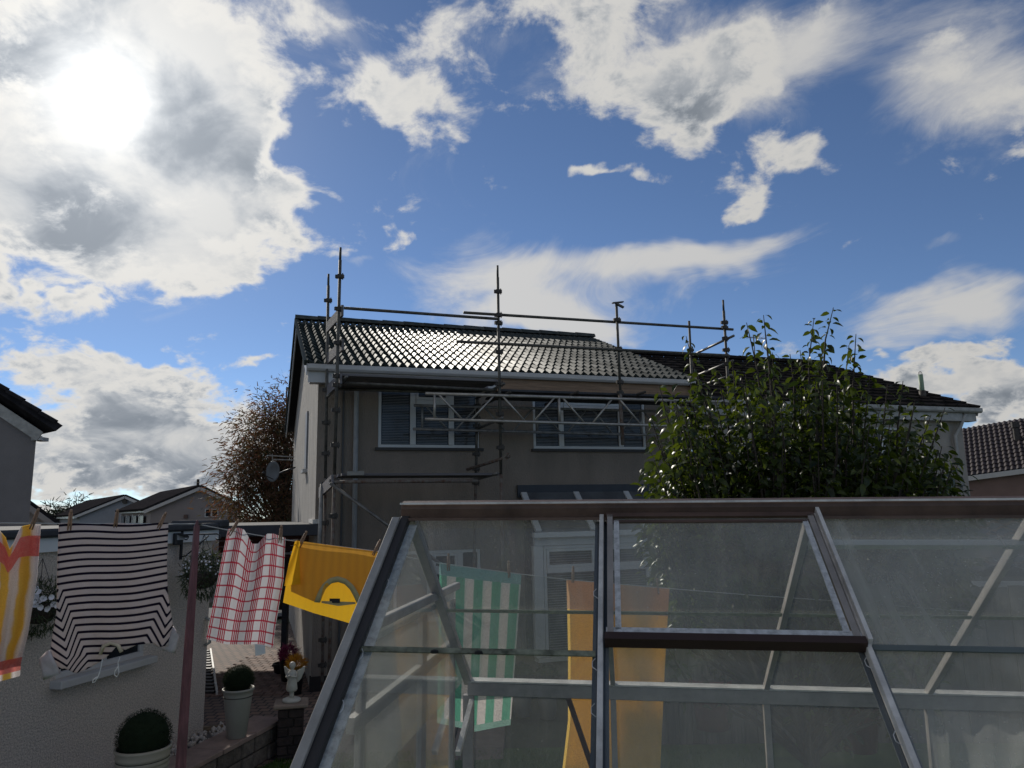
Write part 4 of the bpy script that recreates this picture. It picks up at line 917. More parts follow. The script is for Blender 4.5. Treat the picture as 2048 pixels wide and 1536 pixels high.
wl = at(590, 935, 18.6) - ds; wl.rotate(Euler((0, 0, -R(150)))); MB().tube([(0, -.1, -.05), (wl.x * .4, wl.y * .4 - .05, .0), tuple(wl)], .02, 6).build('arm', blk, dish, smooth=True)
MB().tube([(0, 0, -.22), (0, .32, -.12), (0, .36, -.05)], .012, 6).build('feed_arm', blk, dish); MB().box(-.03, .03, .33, .40, -.06, 0).build('receiver', blk, dish)
sa = at(588, 914, 18.8); aer = thing('side_aerial', 'pale loop aerial reaching out from the gable above the dish', 'aerial', tuple(sa))
a2 = at(535, 911, 18.8) - sa; a3 = at(588, 920, 18.8) - sa; a4 = at(545, 919, 18.8) - sa; palem = mat('pale_tube', (.26, .25, .23), .5)
MB().tube([(0, 0, 0), tuple(a2)], .018, 6).build('rod', palem, aer); MB().tube([tuple(a3), tuple(a4)], .018, 6).build('rod', palem, aer); a5 = at(545, 908, 18.8) - sa; a6 = at(545, 925, 18.8) - sa; MB().tube([tuple(a5), tuple(a6)], .014, 6).build('cross_rod', palem, aer)

# ------------------------------------------------------------------ trees
bark = mat('bark', (.045, .035, .028), .9, .3, 12, .6, 50)
def tree(name, label, base, H, crown, nclump, leafm, L, rng_, nper=60, trunk_r=.16, flat=1., clump_r=.42):
    t = thing(name, label, 'tree', tuple(base)); tr = MB(); pts = [Vector((0, 0, 0)), Vector((.1, .05, H * .3)), Vector((.05, .1, H * .6)), Vector((0, 0, H * .88))]; tr.tube(pts, [trunk_r, trunk_r * .75, trunk_r * .45, trunk_r * .12], 8)
    lv = MB(); cs_ = []
    for i in range(nclump):
        v = Vector((rng_.gauss(0, 1), rng_.gauss(0, 1), rng_.gauss(0, 1))).normalized() * rng_.uniform(.25, 1) ** .6; f = interp(crown, .5 + .5 * v.z); p = Vector((v.x * f[0] if isinstance(f, tuple) else v.x * f, v.y * f * flat, 0))
        z = lerp(crown_z[0], crown_z[1], .5 + .5 * v.z); p.z = z; cs_.append(p)
        st_ = Vector((.05, .05, max(.3, z * .55))); tr.tube([st_, st_.lerp(p, .5) + Vector((0, 0, .1)), p], [trunk_r * .28, trunk_r * .16, trunk_r * .05], 5, False)
        for k in range(nper):
            o_ = Vector((rng_.gauss(0, 1), rng_.gauss(0, 1), rng_.gauss(0, .8))) * clump_r * .55; d = o_.normalized() + Vector((rng_.uniform(-.6, .6), rng_.uniform(-.6, .6), rng_.uniform(-1.0, .3)))
            add_leaf(lv, p + o_, d, rng_.uniform(0, 6.28), WIDE, L * rng_.uniform(.6, 1.3))
    tr.build('trunk', bark, t, smooth=True); tag(lv.build('crown', leafm, t), kind='stuff'); return t
tb_ = at(540, 1000, 25); crown_z = (1.0, at(560, 745, 25).z + .55)
tree('rowan_tree', 'tall tree turning red and amber behind the house gable', (at(548, 1000, 25).x + .3, 25, -.7), crown_z[1] + .7, [(0, 1.7), (.35, 2.0), (.7, 1.6), (1, .85)], 160, leafmat('autumn_leaf', (.045, .05, .018), (.15, .065, .04), .45, .6), .15, random.Random(3), 190, clump_r=.66)
for (px, py, Y, w, h, lab) in ((118, 1003, 75, 2.2, 2.2, 'dark round tree by the tall grey house far down the street'), (152, 1000, 80, 2.4, 2.4, 'dark round tree beside the pale blue-grey house far down the street')):
    q = at(px, py, Y); crown_z = (.4, q.z + 3.2)
    tree('round_tree', lab, (q.x, Y, -2.8), q.z + 3, [(0, 1.7), (.5, 2.6), (1, 1.0)], 50, leafmat('far_leaf', (.010, .014, .008), (.03, .04, .02), .2, .7), .5, random.Random(px), 40, clump_r=.9)

# pear tree behind the greenhouse: many upright shoots with drooping leaves
def pear():
    rg = random.Random(21); Y0 = 6.3
    cx = at(1600, 1000, Y0).x; base = Vector((cx - .1, Y0, gz(0, Y0) - .05)); t = thing('pear_tree', 'leafy green pear tree with tall upright shoots behind the greenhouse', 'tree', tuple(base))
    tr = MB(); lv = MB(); tr.tube([(0, 0, 0), (.03, .02, .5), (.0, .05, 1.0)], [.075, .065, .06], 9)
    shapes = [leaf_shape(.072, .044, c, f, 3) for c, f in ((.55, .35), (.25, .5), (.8, .25), (.4, .6))]
    leaf_me = []
    lm = leafmat('pear_leaf', (.012, .023, .007), (.075, .10, .018), .45, .36, .42)
    for s in shapes:
        me = bpy.data.meshes.new('leaf'); me.from_pydata([tuple(v) for v in s[0]], [], s[1]); me.materials.append(lm); me.polygons.foreach_set('use_smooth', [True] * len(me.polygons)); leaf_me.append(me)
    single = []
    top = [(1285, 1000), (1300, 830), (1340, 770), (1372, 668), (1400, 760), (1440, 740), (1490, 640), (1500, 700), (1530, 625), (1560, 720), (1600, 715), (1626, 632), (1650, 690), (1668, 615), (1700, 690), (1720, 665), (1750, 760), (1790, 780), (1820, 765), (1860, 840), (1890, 815), (1925, 960)]
    shoots = []
    for (px, py) in [(1318, 770), (1372, 672), (1395, 745), (1430, 735), (1465, 720), (1493, 645), (1527, 630), (1545, 705), (1580, 708), (1600, 700), (1628, 636), (1645, 700), (1667, 615), (1698, 690), (1712, 668), (1740, 750), (1775, 770), (1806, 762), (1830, 800), (1862, 830), (1890, 815), (1300, 830), (1308, 870), (1350, 800), (1410, 790), (1915, 930), (1850, 860)]:
        Y = Y0 + rg.uniform(-.55, .35); shoots.append((at(px, py, Y) - base, rg.uniform(.5, 1.0), True))
    for i in range(400):
        px = rg.uniform(1295, 1930); lim = interp(top, px) + (45 if i % 2 else 95); py = rg.uniform(lim, 1080) if lim < 1070 else 1075; Y = Y0 + rg.uniform(-.95, .95)
        shoots.append((at(px, py, Y) - base, rg.uniform(.5, .9), False))
    for i in range(60):
        px = rg.uniform(1270, 1900); py = rg.uniform(1040, 1330); Y = Y0 + rg.uniform(-1.0, .8); shoots.append((at(px, py, Y) - base, rg.uniform(.4, .7), False))
    for (tip, ln, lead) in shoots:
        root = Vector((tip.x * .82 + rg.uniform(-.06, .06), tip.y * .85, tip.z - ln)); mid = root.lerp(tip, .5) + Vector((rg.uniform(-.03, .03), rg.uniform(-.03, .03), 0))
        tr.tube([root, mid, tip], [.010, .007, .003], 5, False)
        if rg.random() < .55: b0 = Vector((0, .03, min(1.0, max(.55, root.z * .45)))); tr.tube([b0, b0.lerp(root, .55) + Vector((0, 0, .06)), root], [.030, .018, .010], 6, False)
        n = int(ln * (46 if lead else 56))
        for k in range(n):
            f = (k + rg.random()) / n; p = (root.lerp(mid, f * 2) if f < .5 else mid.lerp(tip, f * 2 - 1)); a = k * 2.4 + rg.uniform(-.4, .4)
            sp_ = (.5 if lead else 1.0) * (1 - .4 * f); off = Vector((math.cos(a), math.sin(a), 0)) * rg.uniform(.02, .16 if not lead else .07) * sp_ * 1.3
            d = Vector((math.cos(a), math.sin(a), rg.uniform(-.9, .5))); sc = rg.uniform(.7, 1.25) * (.85 if lead and f > .8 else 1); roll = rg.uniform(-.9, .9); si = rg.randrange(4)
            if lead and f > .45 and len(single) < 300: single.append((p + off, d, roll, si, sc))
            else: add_leaf(lv, p + off, d, roll, shapes[si], sc)
    tr.build('trunk', bark, t, smooth=True); tag(lv.build('crown', lm, t, smooth=True), kind='stuff')
    for (p, d, roll, si, sc) in single:
        d = d.normalized(); s = d.cross(Vector((0, 0, 1))).normalized(); u = s.cross(d); c, sn = math.cos(roll), math.sin(roll); s2 = s * c + u * sn; u2 = u * c - s * sn
        m4 = Matrix((d, s2, u2)).transposed().to_4x4() @ Matrix.Diagonal((sc, sc, sc, 1)); m4.translation = p; put('leaf', leaf_me[si], t, m4)
pear()

# ------------------------------------------------------------------ washing line
def YL_(px): return interp([(-200, 3.45), (0, 3.8), (393, 4.6), (1340, 5.3), (1960, 5.75)], px)
LINE_L = [(-160, 1050), (0, 1046), (118, 1047), (240, 1047), (393, 1048)]
LINE_R = [(393, 1048), (455, 1060), (565, 1079), (597, 1083), (766, 1104), (880, 1127), (1040, 1148), (1133, 1159), (1338, 1177), (1500, 1190), (1660, 1201), (1800, 1212), (1945, 1223)]
cord = MB()
for ln in (LINE_L, LINE_R):
    cord.tube([at(px, py, YL_(px)) for px, py in ln], .0032, 6)
tag(cord.build('washing_line', mat('line_cord', (.42, .41, .40), .6)), 'thin grey washing line strung past the red post', 'washing line')
pt_, pb_ = at(394, 1044, 4.6), at(361, 1536, 4.45)
dpo = (pb_ - pt_); pend = pt_ + dpo * 1.55
post = thing('clothes_post', 'tapered maroon painted clothes post holding the washing line', 'post', tuple(pend))
pm = MB(); pp = [pt_ + Vector((0, 0, .012)), pt_ - Vector((0, 0, .03)), pt_.lerp(pend, .3), pend]; pm.tube([p - pend for p in pp], [.006, .021, .028, .034], 4); pm.build('shaft', mat('maroon_paint', (.15, .055, .06), .6, .35, 9, .2, 60, stretch=(4, 4, .6)), post, bevel=.003)
MB().tube([pt_ - pend + Vector((-.03, 0, -.012)), pt_ - pend + Vector((.03, 0, -.012))], .005, 6).build('hook', blk, post)

def rgbn(N, c):
    n = N.new('ShaderNodeRGB'); n.outputs[0].default_value = (*c, 1); return n.outputs[0]
def mth(N, L, op, a, b=None, c=None, cl=False):
    n = N.new('ShaderNodeMath'); n.operation = op; n.use_clamp = cl
    for i, v in enumerate((a, b, c)):
        if v is None: continue
        if isinstance(v, (int, float)): n.inputs[i].default_value = v
        else: L.new(v, n.inputs[i])
    return n.outputs[0]
def mixc(N, L, f, a, b):
    n = N.new('ShaderNodeMix'); n.data_type = 'RGBA'; L.new(f, n.inputs[0])
    for i, v in ((6, a), (7, b)):
        if isinstance(v, tuple): n.inputs[i].default_value = (*v, 1)
        else: L.new(v, n.inputs[i])
    return n.outputs[2]
def band(N, L, x, per, w, ph=0., soft=.02):
    """1 inside a stripe of relative width w repeating every per"""
    f = mth(N, L, 'FRACT', mth(N, L, 'MULTIPLY_ADD', x, 1 / per, ph)); d = mth(N, L, 'ABSOLUTE', mth(N, L, 'SUBTRACT', f, .5))
    n = N.new('ShaderNodeMapRange'); L.new(d, n.inputs[0]); n.inputs[1].default_value = w / 2 + soft; n.inputs[2].default_value = w / 2 - soft; return n.outputs[0]
def wob(N, L, x, tc, amt, sc=6.):
    n = N.new('ShaderNodeTexNoise'); L.new(tc.outputs['UV'], n.inputs['Vector']); n.inputs['Scale'].default_value = sc; n.inputs['Detail'].default_value = 3
    return mth(N, L, 'ADD', x, mth(N, L, 'MULTIPLY_ADD', n.outputs['Fac'], amt, -amt / 2))

def cloth(name, label, cat, m, Lt, Rt, nx, ny, fold, top=None, bot=None, uvf=None, back=None, group=None, dy=0., thick=.0, parent=None):
    """cloth hung on the line. Lt/Rt: (t, px, py) rows of the left and right edge; top/bot: (s, dpx) droop of the edges; fold(s,t): metres out of plane; back: (length fraction) of a second layer behind the line"""
    me = bpy.data.meshes.new(name); vs, fs, uv = [], [], []
    def row(tab, t): return interp([(a, b) for a, b, c in tab], t), interp([(a, c) for a, b, c in tab], t)
    def layer(sgn, frac, off, tmax=1.):
        n0_ = len(vs)
        for j in range(ny + 1):
            t = tmax * j / ny; lx, ly = row(Lt, t); rx, ry = row(Rt, t)
            for i in range(nx + 1):
                s = i / nx; px = lerp(lx, rx, s); py = lerp(ly, ry, s)
                if top: py += interp(top, s) * (1 - t) ** 1.6
                if bot: py += interp(bot, s) * t ** 2.2
                Y = YL_(lerp(Lt[0][1], Rt[0][1], s)) + dy + fold(s, t) + off * min(1, t * 12 + .15)
                vs.append(at(px, py, Y)); uv.append(uvf(s, t, px, py) if uvf else (s, t))
        for j in range(ny):
            for i in range(nx): a = n0_ + j * (nx + 1) + i; fs.append((a, a + 1, a + nx + 2, a + nx + 1))
    layer(1, 1, -.010)
    if back: layer(-1, back, .022, back)
    me.from_pydata([tuple(v) for v in vs], [], fs); ul = me.uv_layers.new(name='UVMap')
    for lp_ in me.loops: ul.data[lp_.index].uv = uv[lp_.vertex_index]
    me.materials.append(m); me.polygons.foreach_set('use_smooth', [True] * len(me.polygons))
    if parent is None:
        t_ = thing(name, label, cat, tuple(at(Lt[0][1], Lt[0][2], YL_(Lt[0][1]))), 0, group)
    else: t_ = parent
    for v in me.vertices: v.co = v.co - t_.location
    o = bpy.data.objects.new('fabric', me); COL.objects.link(o); o.parent = t_
    if thick: so = o.modifiers.new('thick', 'SOLIDIFY'); so.thickness = thick; so.offset = 0
    return t_, o

# 1 yellow and white striped towel with red borders
def m_yt(N, L, u, v, tc):
    uu = wob(N, L, u, tc, .10, 4.); st_ = band(N, L, uu, .145, .46, .25, .06); c = mixc(N, L, st_, (.66, .61, .60), (.70, .47, .10))
    nz = N.new('ShaderNodeTexNoise'); nz.inputs['Scale'].default_value = 28; nz.inputs['Detail'].default_value = 5; L.new(tc.outputs['UV'], nz.inputs['Vector'])
    red = mixc(N, L, nz.outputs['Fac'], (.58, .09, .09), (.66, .32, .27))
    r1 = mth(N, L, 'MULTIPLY', mth(N, L, 'GREATER_THAN', v, .07), mth(N, L, 'LESS_THAN', v, .20)); c = mixc(N, L, r1, c, red)
    r2 = mth(N, L, 'MULTIPLY', mth(N, L, 'GREATER_THAN', v, .875), mth(N, L, 'LESS_THAN', v, .965)); return mixc(N, L, r2, c, red)
cloth('bath_towel', 'yellow and white striped towel with red borders', 'towel', clothmat('yellow_striped_terry', m_yt, .5, .6, 300, .18),
      [(0, -205, 1048), (.5, -205, 1200), (1, -215, 1372)], [(0, 82, 1049), (.35, 74, 1160), (.7, 56, 1270), (.92, 42, 1325), (1, 40, 1352)], 110, 40, lambda s, t: .035 * math.sin(s * 34 + 1.2 * t) * (.25 + .75 * t) + .02 * math.sin(s * 15 - 2 * t) - .02 * t,
      top=[(0, 0), (.45, 0), (.62, 2), (.70, 8), (.755, 26), (.78, 50), (.81, 36), (.86, 4), (.92, 0), (1, 0)], bot=[(0, 0), (.6, 4), (.8, 10), (1, 0)], back=.9)
# 2 striped jumper hung by its hem
def m_jp(N, L, u, v, tc):
    st_ = band(N, L, v, 1 / 18.2, .34, .0, .03); return mixc(N, L, st_, (.66, .57, .54), (.018, .014, .028))
def jumper_v(s, t, px, py):
    t = (py - 1046) / 265.; s = (px - 118) / 217.; q = abs(s * 2 - 1)
    y = t + .012 * math.sin(s * 6.2 + .6) + .085 * s * min(1, .25 + t * 2.2)
    if t > .5:
        f = min(1., (t - .5) / .5); s0 = lerp(.95, .48, f); s1 = lerp(1.05, .86, f)
        y -= .5 * max(0, q - s0); y += .85 * max(0, q - s1)
    return (s, y)
jt, jo = cloth('striped_jumper', 'cream jumper with navy stripes hanging upside down by its hem', 'jumper', clothmat('striped_knit', m_jp, .35, .5, 340, .06),
      [(0, 119, 1046), (.3, 116, 1125), (.6, 114, 1200), (.68, 112, 1225), (.8, 105, 1262), (1, 98, 1318)], [(0, 336, 1046), (.3, 333, 1125), (.55, 335, 1180), (.66, 340, 1210), (.8, 345, 1240), (1, 341, 1276)], 90, 90,
      lambda s, t: .022 * math.sin(s * 9.5 + 1.0 + t * 1.5) * t + .010 * math.sin(s * 24 - 3 * t) * t - .03 * math.sin(math.pi * s) * t, top=[(0, 0), (.15, 1), (.35, 3), (.52, 0), (.75, 3), (.9, 0), (1, 0)],
      bot=[(0, 18), (.08, 24), (.13, 24), (.22, 38), (.30, 34), (.42, 22), (.5, 10), (.56, -4), (.62, 8), (.72, 2), (.86, 4), (.9, 14), (1, 14)], uvf=jumper_v, thick=.014)
knit_w = mat('cream_rib', (.56, .50, .49), .9, .08, 30, .5, 300)
def cuff(p4, dyy):
    b = MB(); n = 6; (a, b_, c, d) = p4
    for j in range(n + 1):
        for i in range(n + 1):
            s, t = i / n, j / n; px = lerp(lerp(a[0], b_[0], s), lerp(d[0], c[0], s), t); py = lerp(lerp(a[1], b_[1], s), lerp(d[1], c[1], s), t); b.v.append(at(px, py, YL_(a[0]) + dyy - .014 * math.sin(math.pi * s) + .006 * math.sin(9 * s + 5 * t)) - jt.location)
    for j in range(n):
        for i in range(n): q = j * (n + 1) + i; b.f.append((q, q + 1, q + n + 2, q + n + 1))
    o = b.build('cuff', knit_w, jt, smooth=True); so = o.modifiers.new('thick', 'SOLIDIFY'); so.thickness = .016; so.offset = 0
cuff([(99, 1300), (120, 1348), (88, 1358), (80, 1318)], -.03); cuff([(345, 1252), (358, 1272), (349, 1306), (325, 1300)], -.03)
nk = MB(); nk.tube([at(*p, YL_(200) - .02) - jt.location for p in ((200, 1308), (207, 1292), (222, 1286), (236, 1290), (243, 1304))], .010, 6); nk.build('neckband', mat('gold_lit_knit', (.60, .50, .36), .9, .1, 30), jt, smooth=True)  # warm light on the inner back is put into this colour
for pts in ([(205, 1318), (202, 1335), (197, 1352), (190, 1364), (185, 1366), (186, 1360), (194, 1354)], [(240, 1314), (236, 1325), (238, 1345), (234, 1354), (229, 1350), (230, 1342), (236, 1334)]):
    MB().tube([at(*p, YL_(200) - .03) - jt.location for p in pts], .0026, 5).build('drawstring', mat('white_cord', (.7, .7, .68), .7), jt, smooth=True)
# 3 red check tea towel
def m_tt(N, L, u, v, tc):
    vb = None
    for o_ in (-.042, -.014, .014, .042):
        b = band(N, L, mth(N, L, 'ADD', u, o_), .205, .085, .5, .015); vb = b if vb is None else mth(N, L, 'MAXIMUM', vb, b)
    hb_ = band(N, L, v, .098, .15, .6, .03); c = mixc(N, L, mth(N, L, 'MULTIPLY', vb, .95), (.54, .53, .55), (.28, .010, .028)); return mixc(N, L, mth(N, L, 'MULTIPLY', hb_, .9), c, (.32, .014, .035))
tt, to = cloth('tea_towel', 'white tea towel with red check lines drooping between two pegs', 'tea towel', clothmat('red_check_cotton', m_tt, .42, .35, 380, .07),
      [(0, 456, 1058), (.3, 441, 1130), (.6, 428, 1200), (1, 412, 1284)], [(0, 571, 1076), (.4, 567, 1160), (.8, 551, 1250), (1, 546, 1292)], 70, 60, lambda s, t: .022 * math.sin(s * 15 + .5 + t) * (1 - .3 * t) + .03 * math.exp(-((s - .45 + .1 * t) / .1) ** 2) * (1 - .5 * t),
      top=[(0, 0), (.18, -6), (.28, -4), (.35, 8), (.42, 22), (.52, 20), (.60, 8), (.68, -3), (.8, -5), (1, 0)], bot=[(0, -6), (.3, 2), (.6, 0), (.8, -2), (1, 4)])
cp = at(510, 1290, YL_(510) - .01) - tt.location; b = MB()
for px, py in ((509, 1288), (530, 1290), (531, 1307), (511, 1312)): b.v.append(at(px, py, YL_(510) - .012) - tt.location)
b.f.append((0, 1, 2, 3)); b.build('care_label', mat('label_white', (.7, .7, .7), .8), tt)
# 4 yellow t-shirt hung by its hem, collar lowest
yel = (.80, .46, .028)
my = clothmat('yellow_jersey', lambda N, L, u, v, tc: mixc(N, L, band(N, L, u, .06, .2, 0, .2), yel, (.77, .44, .03)), .45, .25, 300, .03)
myf = clothmat('yellow_jersey_doubled', lambda N, L, u, v, tc: mixc(N, L, band(N, L, wob(N, L, u, tc, .03, 7), .09, .3, 0, .3), (.70, .37, .06), (.62, .32, .06)), .22, .25, 300, .04)  # duller copy: light lost through two layers is put into the colour
ts, _ = cloth('yellow_tshirt', 'bright yellow t-shirt pegged upside down with its collar lowest', 't-shirt', my, [(0, 592, 1081), (.5, 575, 1150), (1, 566, 1205)], [(0, 772, 1106), (.5, 776, 1180), (1, 770, 1262)], 50, 30,
      lambda s, t: .035 + .008 * math.sin(s * 8), bot=[(0, 0), (.3, 4), (.6, 4), (.85, 6), (1, 0)], dy=.01)
neck = [(0, -19), (.12, -15), (.24, -12), (.31, -13), (.335, -28), (.37, -44), (.43, -58), (.50, -65), (.57, -64), (.63, -56), (.67, -44), (.70, -33), (.82, -48), (1, -62)]
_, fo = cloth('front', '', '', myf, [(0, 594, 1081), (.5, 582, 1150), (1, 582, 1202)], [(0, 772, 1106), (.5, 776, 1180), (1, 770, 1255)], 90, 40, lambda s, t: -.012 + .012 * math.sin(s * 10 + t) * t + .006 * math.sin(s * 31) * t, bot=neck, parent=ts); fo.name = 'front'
def tsp(s, extra=0., off=-.03):
    lx, ly, rx, ry = 582, 1202, 770, 1255; return at(lerp(lx, rx, s), lerp(ly, ry, s) + interp(neck, s) + extra, YL_(lerp(594, 772, s)) + off) - ts.location
cb = MB(); ks = [.308 + .392 * i / 24 for i in range(25)]
for s in ks:
    ctr = tsp(.505, 45); p = tsp(s); q = p + (p - ctr).normalized() * .034; cb.v += [p + Vector((0, -.003, 0)), q + Vector((0, -.006, 0))]
for i in range(24): cb.f.append((2 * i, 2 * i + 2, 2 * i + 3, 2 * i + 1))
co_ = cb.build('collar', mat('collar_rib', (.42, .35, .18), .9, .08, 40), ts, smooth=True); so = co_.modifiers.new('thick', 'SOLIDIFY'); so.thickness = .004
lb = MB()
for px, py in ((659, 1197), (680, 1197), (680, 1206), (659, 1206)): lb.v.append(at(px, py, YL_(670) + .015) - ts.location)
lb.f.append((0, 1, 2, 3)); lb.build('neck_label', mat('black_label', (.012, .012, .015), .7), ts)
nb_ = MB()
for i in range(13):
    s = i / 12; px, py = lerp(643, 711, s), lerp(1202, 1204, s); nb_.v += [at(px, py, YL_(px) + .02) - ts.location, at(px, py + 9 - 10 * abs(s - .5), YL_(px) + .018) - ts.location]
for i in range(12): nb_.f.append((2 * i, 2 * i + 2, 2 * i + 3, 2 * i + 1))
nb_.build('back_neckband', MATS['collar_rib'], ts, smooth=True)
_, sl = cloth('sleeve', '', '', my, [(0, 590, 1082), (.4, 578, 1125), (1, 568, 1172)], [(0, 600, 1083), (.4, 599, 1120), (1, 601, 1168)], 12, 16, lambda s, t: -.045 + .015 * math.sin(s * 5 + t * 4), parent=ts); sl.name = 'sleeve'
# 5 green striped towel
def m_gt(N, L, u, v, tc):
    st_ = band(N, L, wob(N, L, u, tc, .012, 5), .222, .5, .33, .03); c = mixc(N, L, st_, (.74, .64, .62), (.11, .37, .25))
    top_ = mth(N, L, 'LESS_THAN', v, .075); c = mixc(N, L, top_, c, (.20, .36, .36)); return mixc(N, L, mth(N, L, 'GREATER_THAN', v, .962), c, (.25, .42, .36))
cloth('bath_towel', 'green and pale pink striped towel on the line behind the greenhouse', 'towel', clothmat('green_striped_terry', m_gt, .5, .8, 170, .30),
      [(0, 879, 1125), (.5, 877, 1290), (1, 874, 1446)], [(0, 1043, 1148), (.5, 1033, 1290), (1, 1021, 1450)], 60, 60, lambda s, t: .02 * math.sin(s * 9 + 1.5) * t + .05 * (s - .5) ** 2 * t, top=[(0, 0), (.5, 1), (1, 0)], bot=[(0, 0), (.3, 8), (.5, 16), (.8, 6), (1, 0)], back=.8)
# 6 orange towel folded over the line
def m_ot(N, L, u, v, tc):
    return mixc(N, L, mth(N, L, 'LESS_THAN', v, .145), (.80, .52, .11), (.56, .33, .17))
cloth('bath_towel', 'plain orange towel folded over the line behind the greenhouse', 'towel', clothmat('orange_terry', m_ot, .55, .8, 170, .22),
      [(0, 1133, 1159), (.35, 1136, 1300), (.7, 1136, 1440), (1, 1120, 1580)], [(0, 1339, 1178), (.35, 1331, 1310), (.7, 1325, 1440), (1, 1318, 1590)], 50, 60, lambda s, t: .018 * math.sin(s * 8 + .6) * t + .012 * math.sin(s * 21) * t, back=.9)
# pegs
pk_ = MB(); pk_.lathe([(.006, .048), (.0075, .056), (.0075, .062), (.005, .067), (.001, .068)], 10)
for s in (-1, 1):
    pk_.tube([(s * .0045, 0, .05), (s * .0055, 0, .0), (s * .007, 0, -.045)], [.0052, .0058, .0032], 6)
pegme = pk_.mesh('clothes_peg'); pegme.materials.append(mat('peg_wood', (.26, .155, .095), .7, .2, 40, rnd=.2)); pegme.polygons.foreach_set('use_smooth', [True] * len(pegme.polygons))
pegs = [(68, 1042, 14, 'on the yellow and white striped towel'), (140, 1044, 2, 'on the jumper hem above its left sleeve'), (232, 1042, 2, 'at the middle of the striped jumper hem'), (322, 1046, 22, 'on the jumper hem nearest the maroon post'), (466, 1058, 32, 'on the tea towel corner nearest the maroon post'), (561, 1072, 4, 'on the tea towel corner beside the yellow t-shirt'), (604, 1082, 26, 'on the t-shirt beside the tea towel'), (752, 1098, 32, 'on the t-shirt beside the greenhouse frame'),
        (897, 1128, 2, 'on the green striped towel corner nearest the t-shirt'), (1018, 1142, -2, 'on the green striped towel corner nearest the orange towel'), (1146, 1152, 0, 'on the orange towel corner nearest the green towel'), (1316, 1176, 0, 'on the orange towel corner nearest the pear tree')]
for (px, py, rot, lab) in pegs:
    o = put('clothes_peg', pegme, None); o.location = at(px, py, YL_(px) - .016); o.rotation_euler = (R(random.uniform(-6, 6)), R(rot), R(random.uniform(20, 70))); tag(o, 'wooden dolly peg ' + lab, 'peg', 'pegs on the washing line')

# ------------------------------------------------------------------ greenhouse
GB, GG = -.14319, .013; W6 = .62; GS, GE = .9757, .7368
ghs = thing('greenhouse', 'aluminium framed greenhouse with dusty glass', 'greenhouse', (-.3429, 2.4129, EYE + .0046)); ghs.rotation_euler = (0, GG, GB)
bpy.context.view_layer.update(); GM = Matrix.Translation((-.3429, 2.4129, EYE + .0046)) @ Euler((0, GG, GB)).to_matrix().to_4x4(); GI = GM.inverted()
def ghl(px, py, ax, val):
    """greenhouse-local point of a pixel on the local plane axis = val"""
    o = GI @ CAM; d = (GI.to_3x3() @ ray(px, py)); k = (val - o[ax]) / d[ax]; return o + d * k
NB = 5; XR = NB * W6
dkal = mat('shaded_brown_aluminium', (.105, .062, .044), .5, .3, 7, .1, 80, metal=.25)  # shade and brown reflection on backlit aluminium put into the colour
bral = mat('bright_aluminium', (.60, .57, .53), .45, .25, 12, .2, 120, metal=.1)
chalk = mat('chalky_aluminium', (.55, .55, .55), .7, .3, 45, .3, 150, c2=(.16, .16, .15), lo=.42, hi=.8)
midal = mat('mid_aluminium', (.34, .31, .295), .5, .2, 9, metal=.35)  # lighter grey puts the haze over the rear frame into the colour
moss = mat('mossy_lap', (.23, .24, .17), .7, .4, 30, c2=(.04, .045, .025))
rd = MB(); rd.ext([(0, -.034, -.030), (0, -.040, .004), (0, -.036, .022), (0, -.012, .030), (0, .012, .030), (0, .036, .022), (0, .040, .004), (0, .034, -.030)], (-.012, 0, 0), (XR + .02, 0, 0)); rd.build('ridge', dkal, ghs, bevel=.002)
MB().box(-.012, XR + .02, -.050, -.041, .018, .024).build('ridge_lip', bral, ghs); MB().box(-.012, XR + .02, -.052, -.040, -.032, -.024).build('ridge_lip', dkal, ghs)
def slope(x, n, side, lift=0.):
    nrm = Vector((0, side * GE, GS)).normalized(); return Vector((x, side * n * GS, -n * GE)) + nrm * lift
def gbar(x, side, n0, n1, w, h, m, name='glazing_bar', lift=0.):
    o = MB().bar(slope(x, n0, side, lift), slope(x, n1, side, lift), w, h, up=(0, side * GE, GS)).build(name, m, ghs, bevel=.0015); return o
for k in range(NB + 1):
    x = k * W6
    if k in (0, NB):
        gbar(x + (.004 if k == 0 else -.004), -1, .035, 1, .026, .024, mat('dark_gap_bar', (.02, .018, .018), .6)); gbar(x + (-.020 if k == 0 else .020), -1, .05, 1, .024, .036, mat('grey_trim', (.30, .285, .26), .5, .2, 9, metal=.15), 'gable_trim', .004)  # near-black bar stands in for the shaded gap beside the trim
        MB().bar(slope(x + (.030 if k == 0 else -.030), .05, -1, -.012), slope(x + (.030 if k == 0 else -.030), 1, -1, -.012), .026, .004, up=(0, -GE, GS)).build('glazing_flange', chalk, ghs)
    else: gbar(x, -1, .035, 1, .013, .030, bral); MB().bar(slope(x, .04, -1, -.012), slope(x, 1, -1, -.012), .040, .004, up=(0, -GE, GS)).build('glazing_flange', mat('dull_flange', (.10, .11, .12), .5, metal=.5), ghs)
    gbar(x, 1, .035, 1, .034 if k == 0 else .020, .03, midal)
    # w-wire glazing clips
    for n in (.30, .48, .62, .78):
        if k in (1, 2) or k == 0:
            p = slope(x + (.022 if k == 0 else -.012 if k == 1 else -.012), n + random.uniform(-.03, .03), -1, .006); MB().tube([p + Vector((0, .012, .009)), p + Vector((-.007 if k else .006, .004, .003)), p + Vector((-.007 if k else .008, -.008, -.006)), p + Vector((.004, -.016, -.012))], .0011, 5).build('glazing_clip', chalk, ghs)
seed = 0
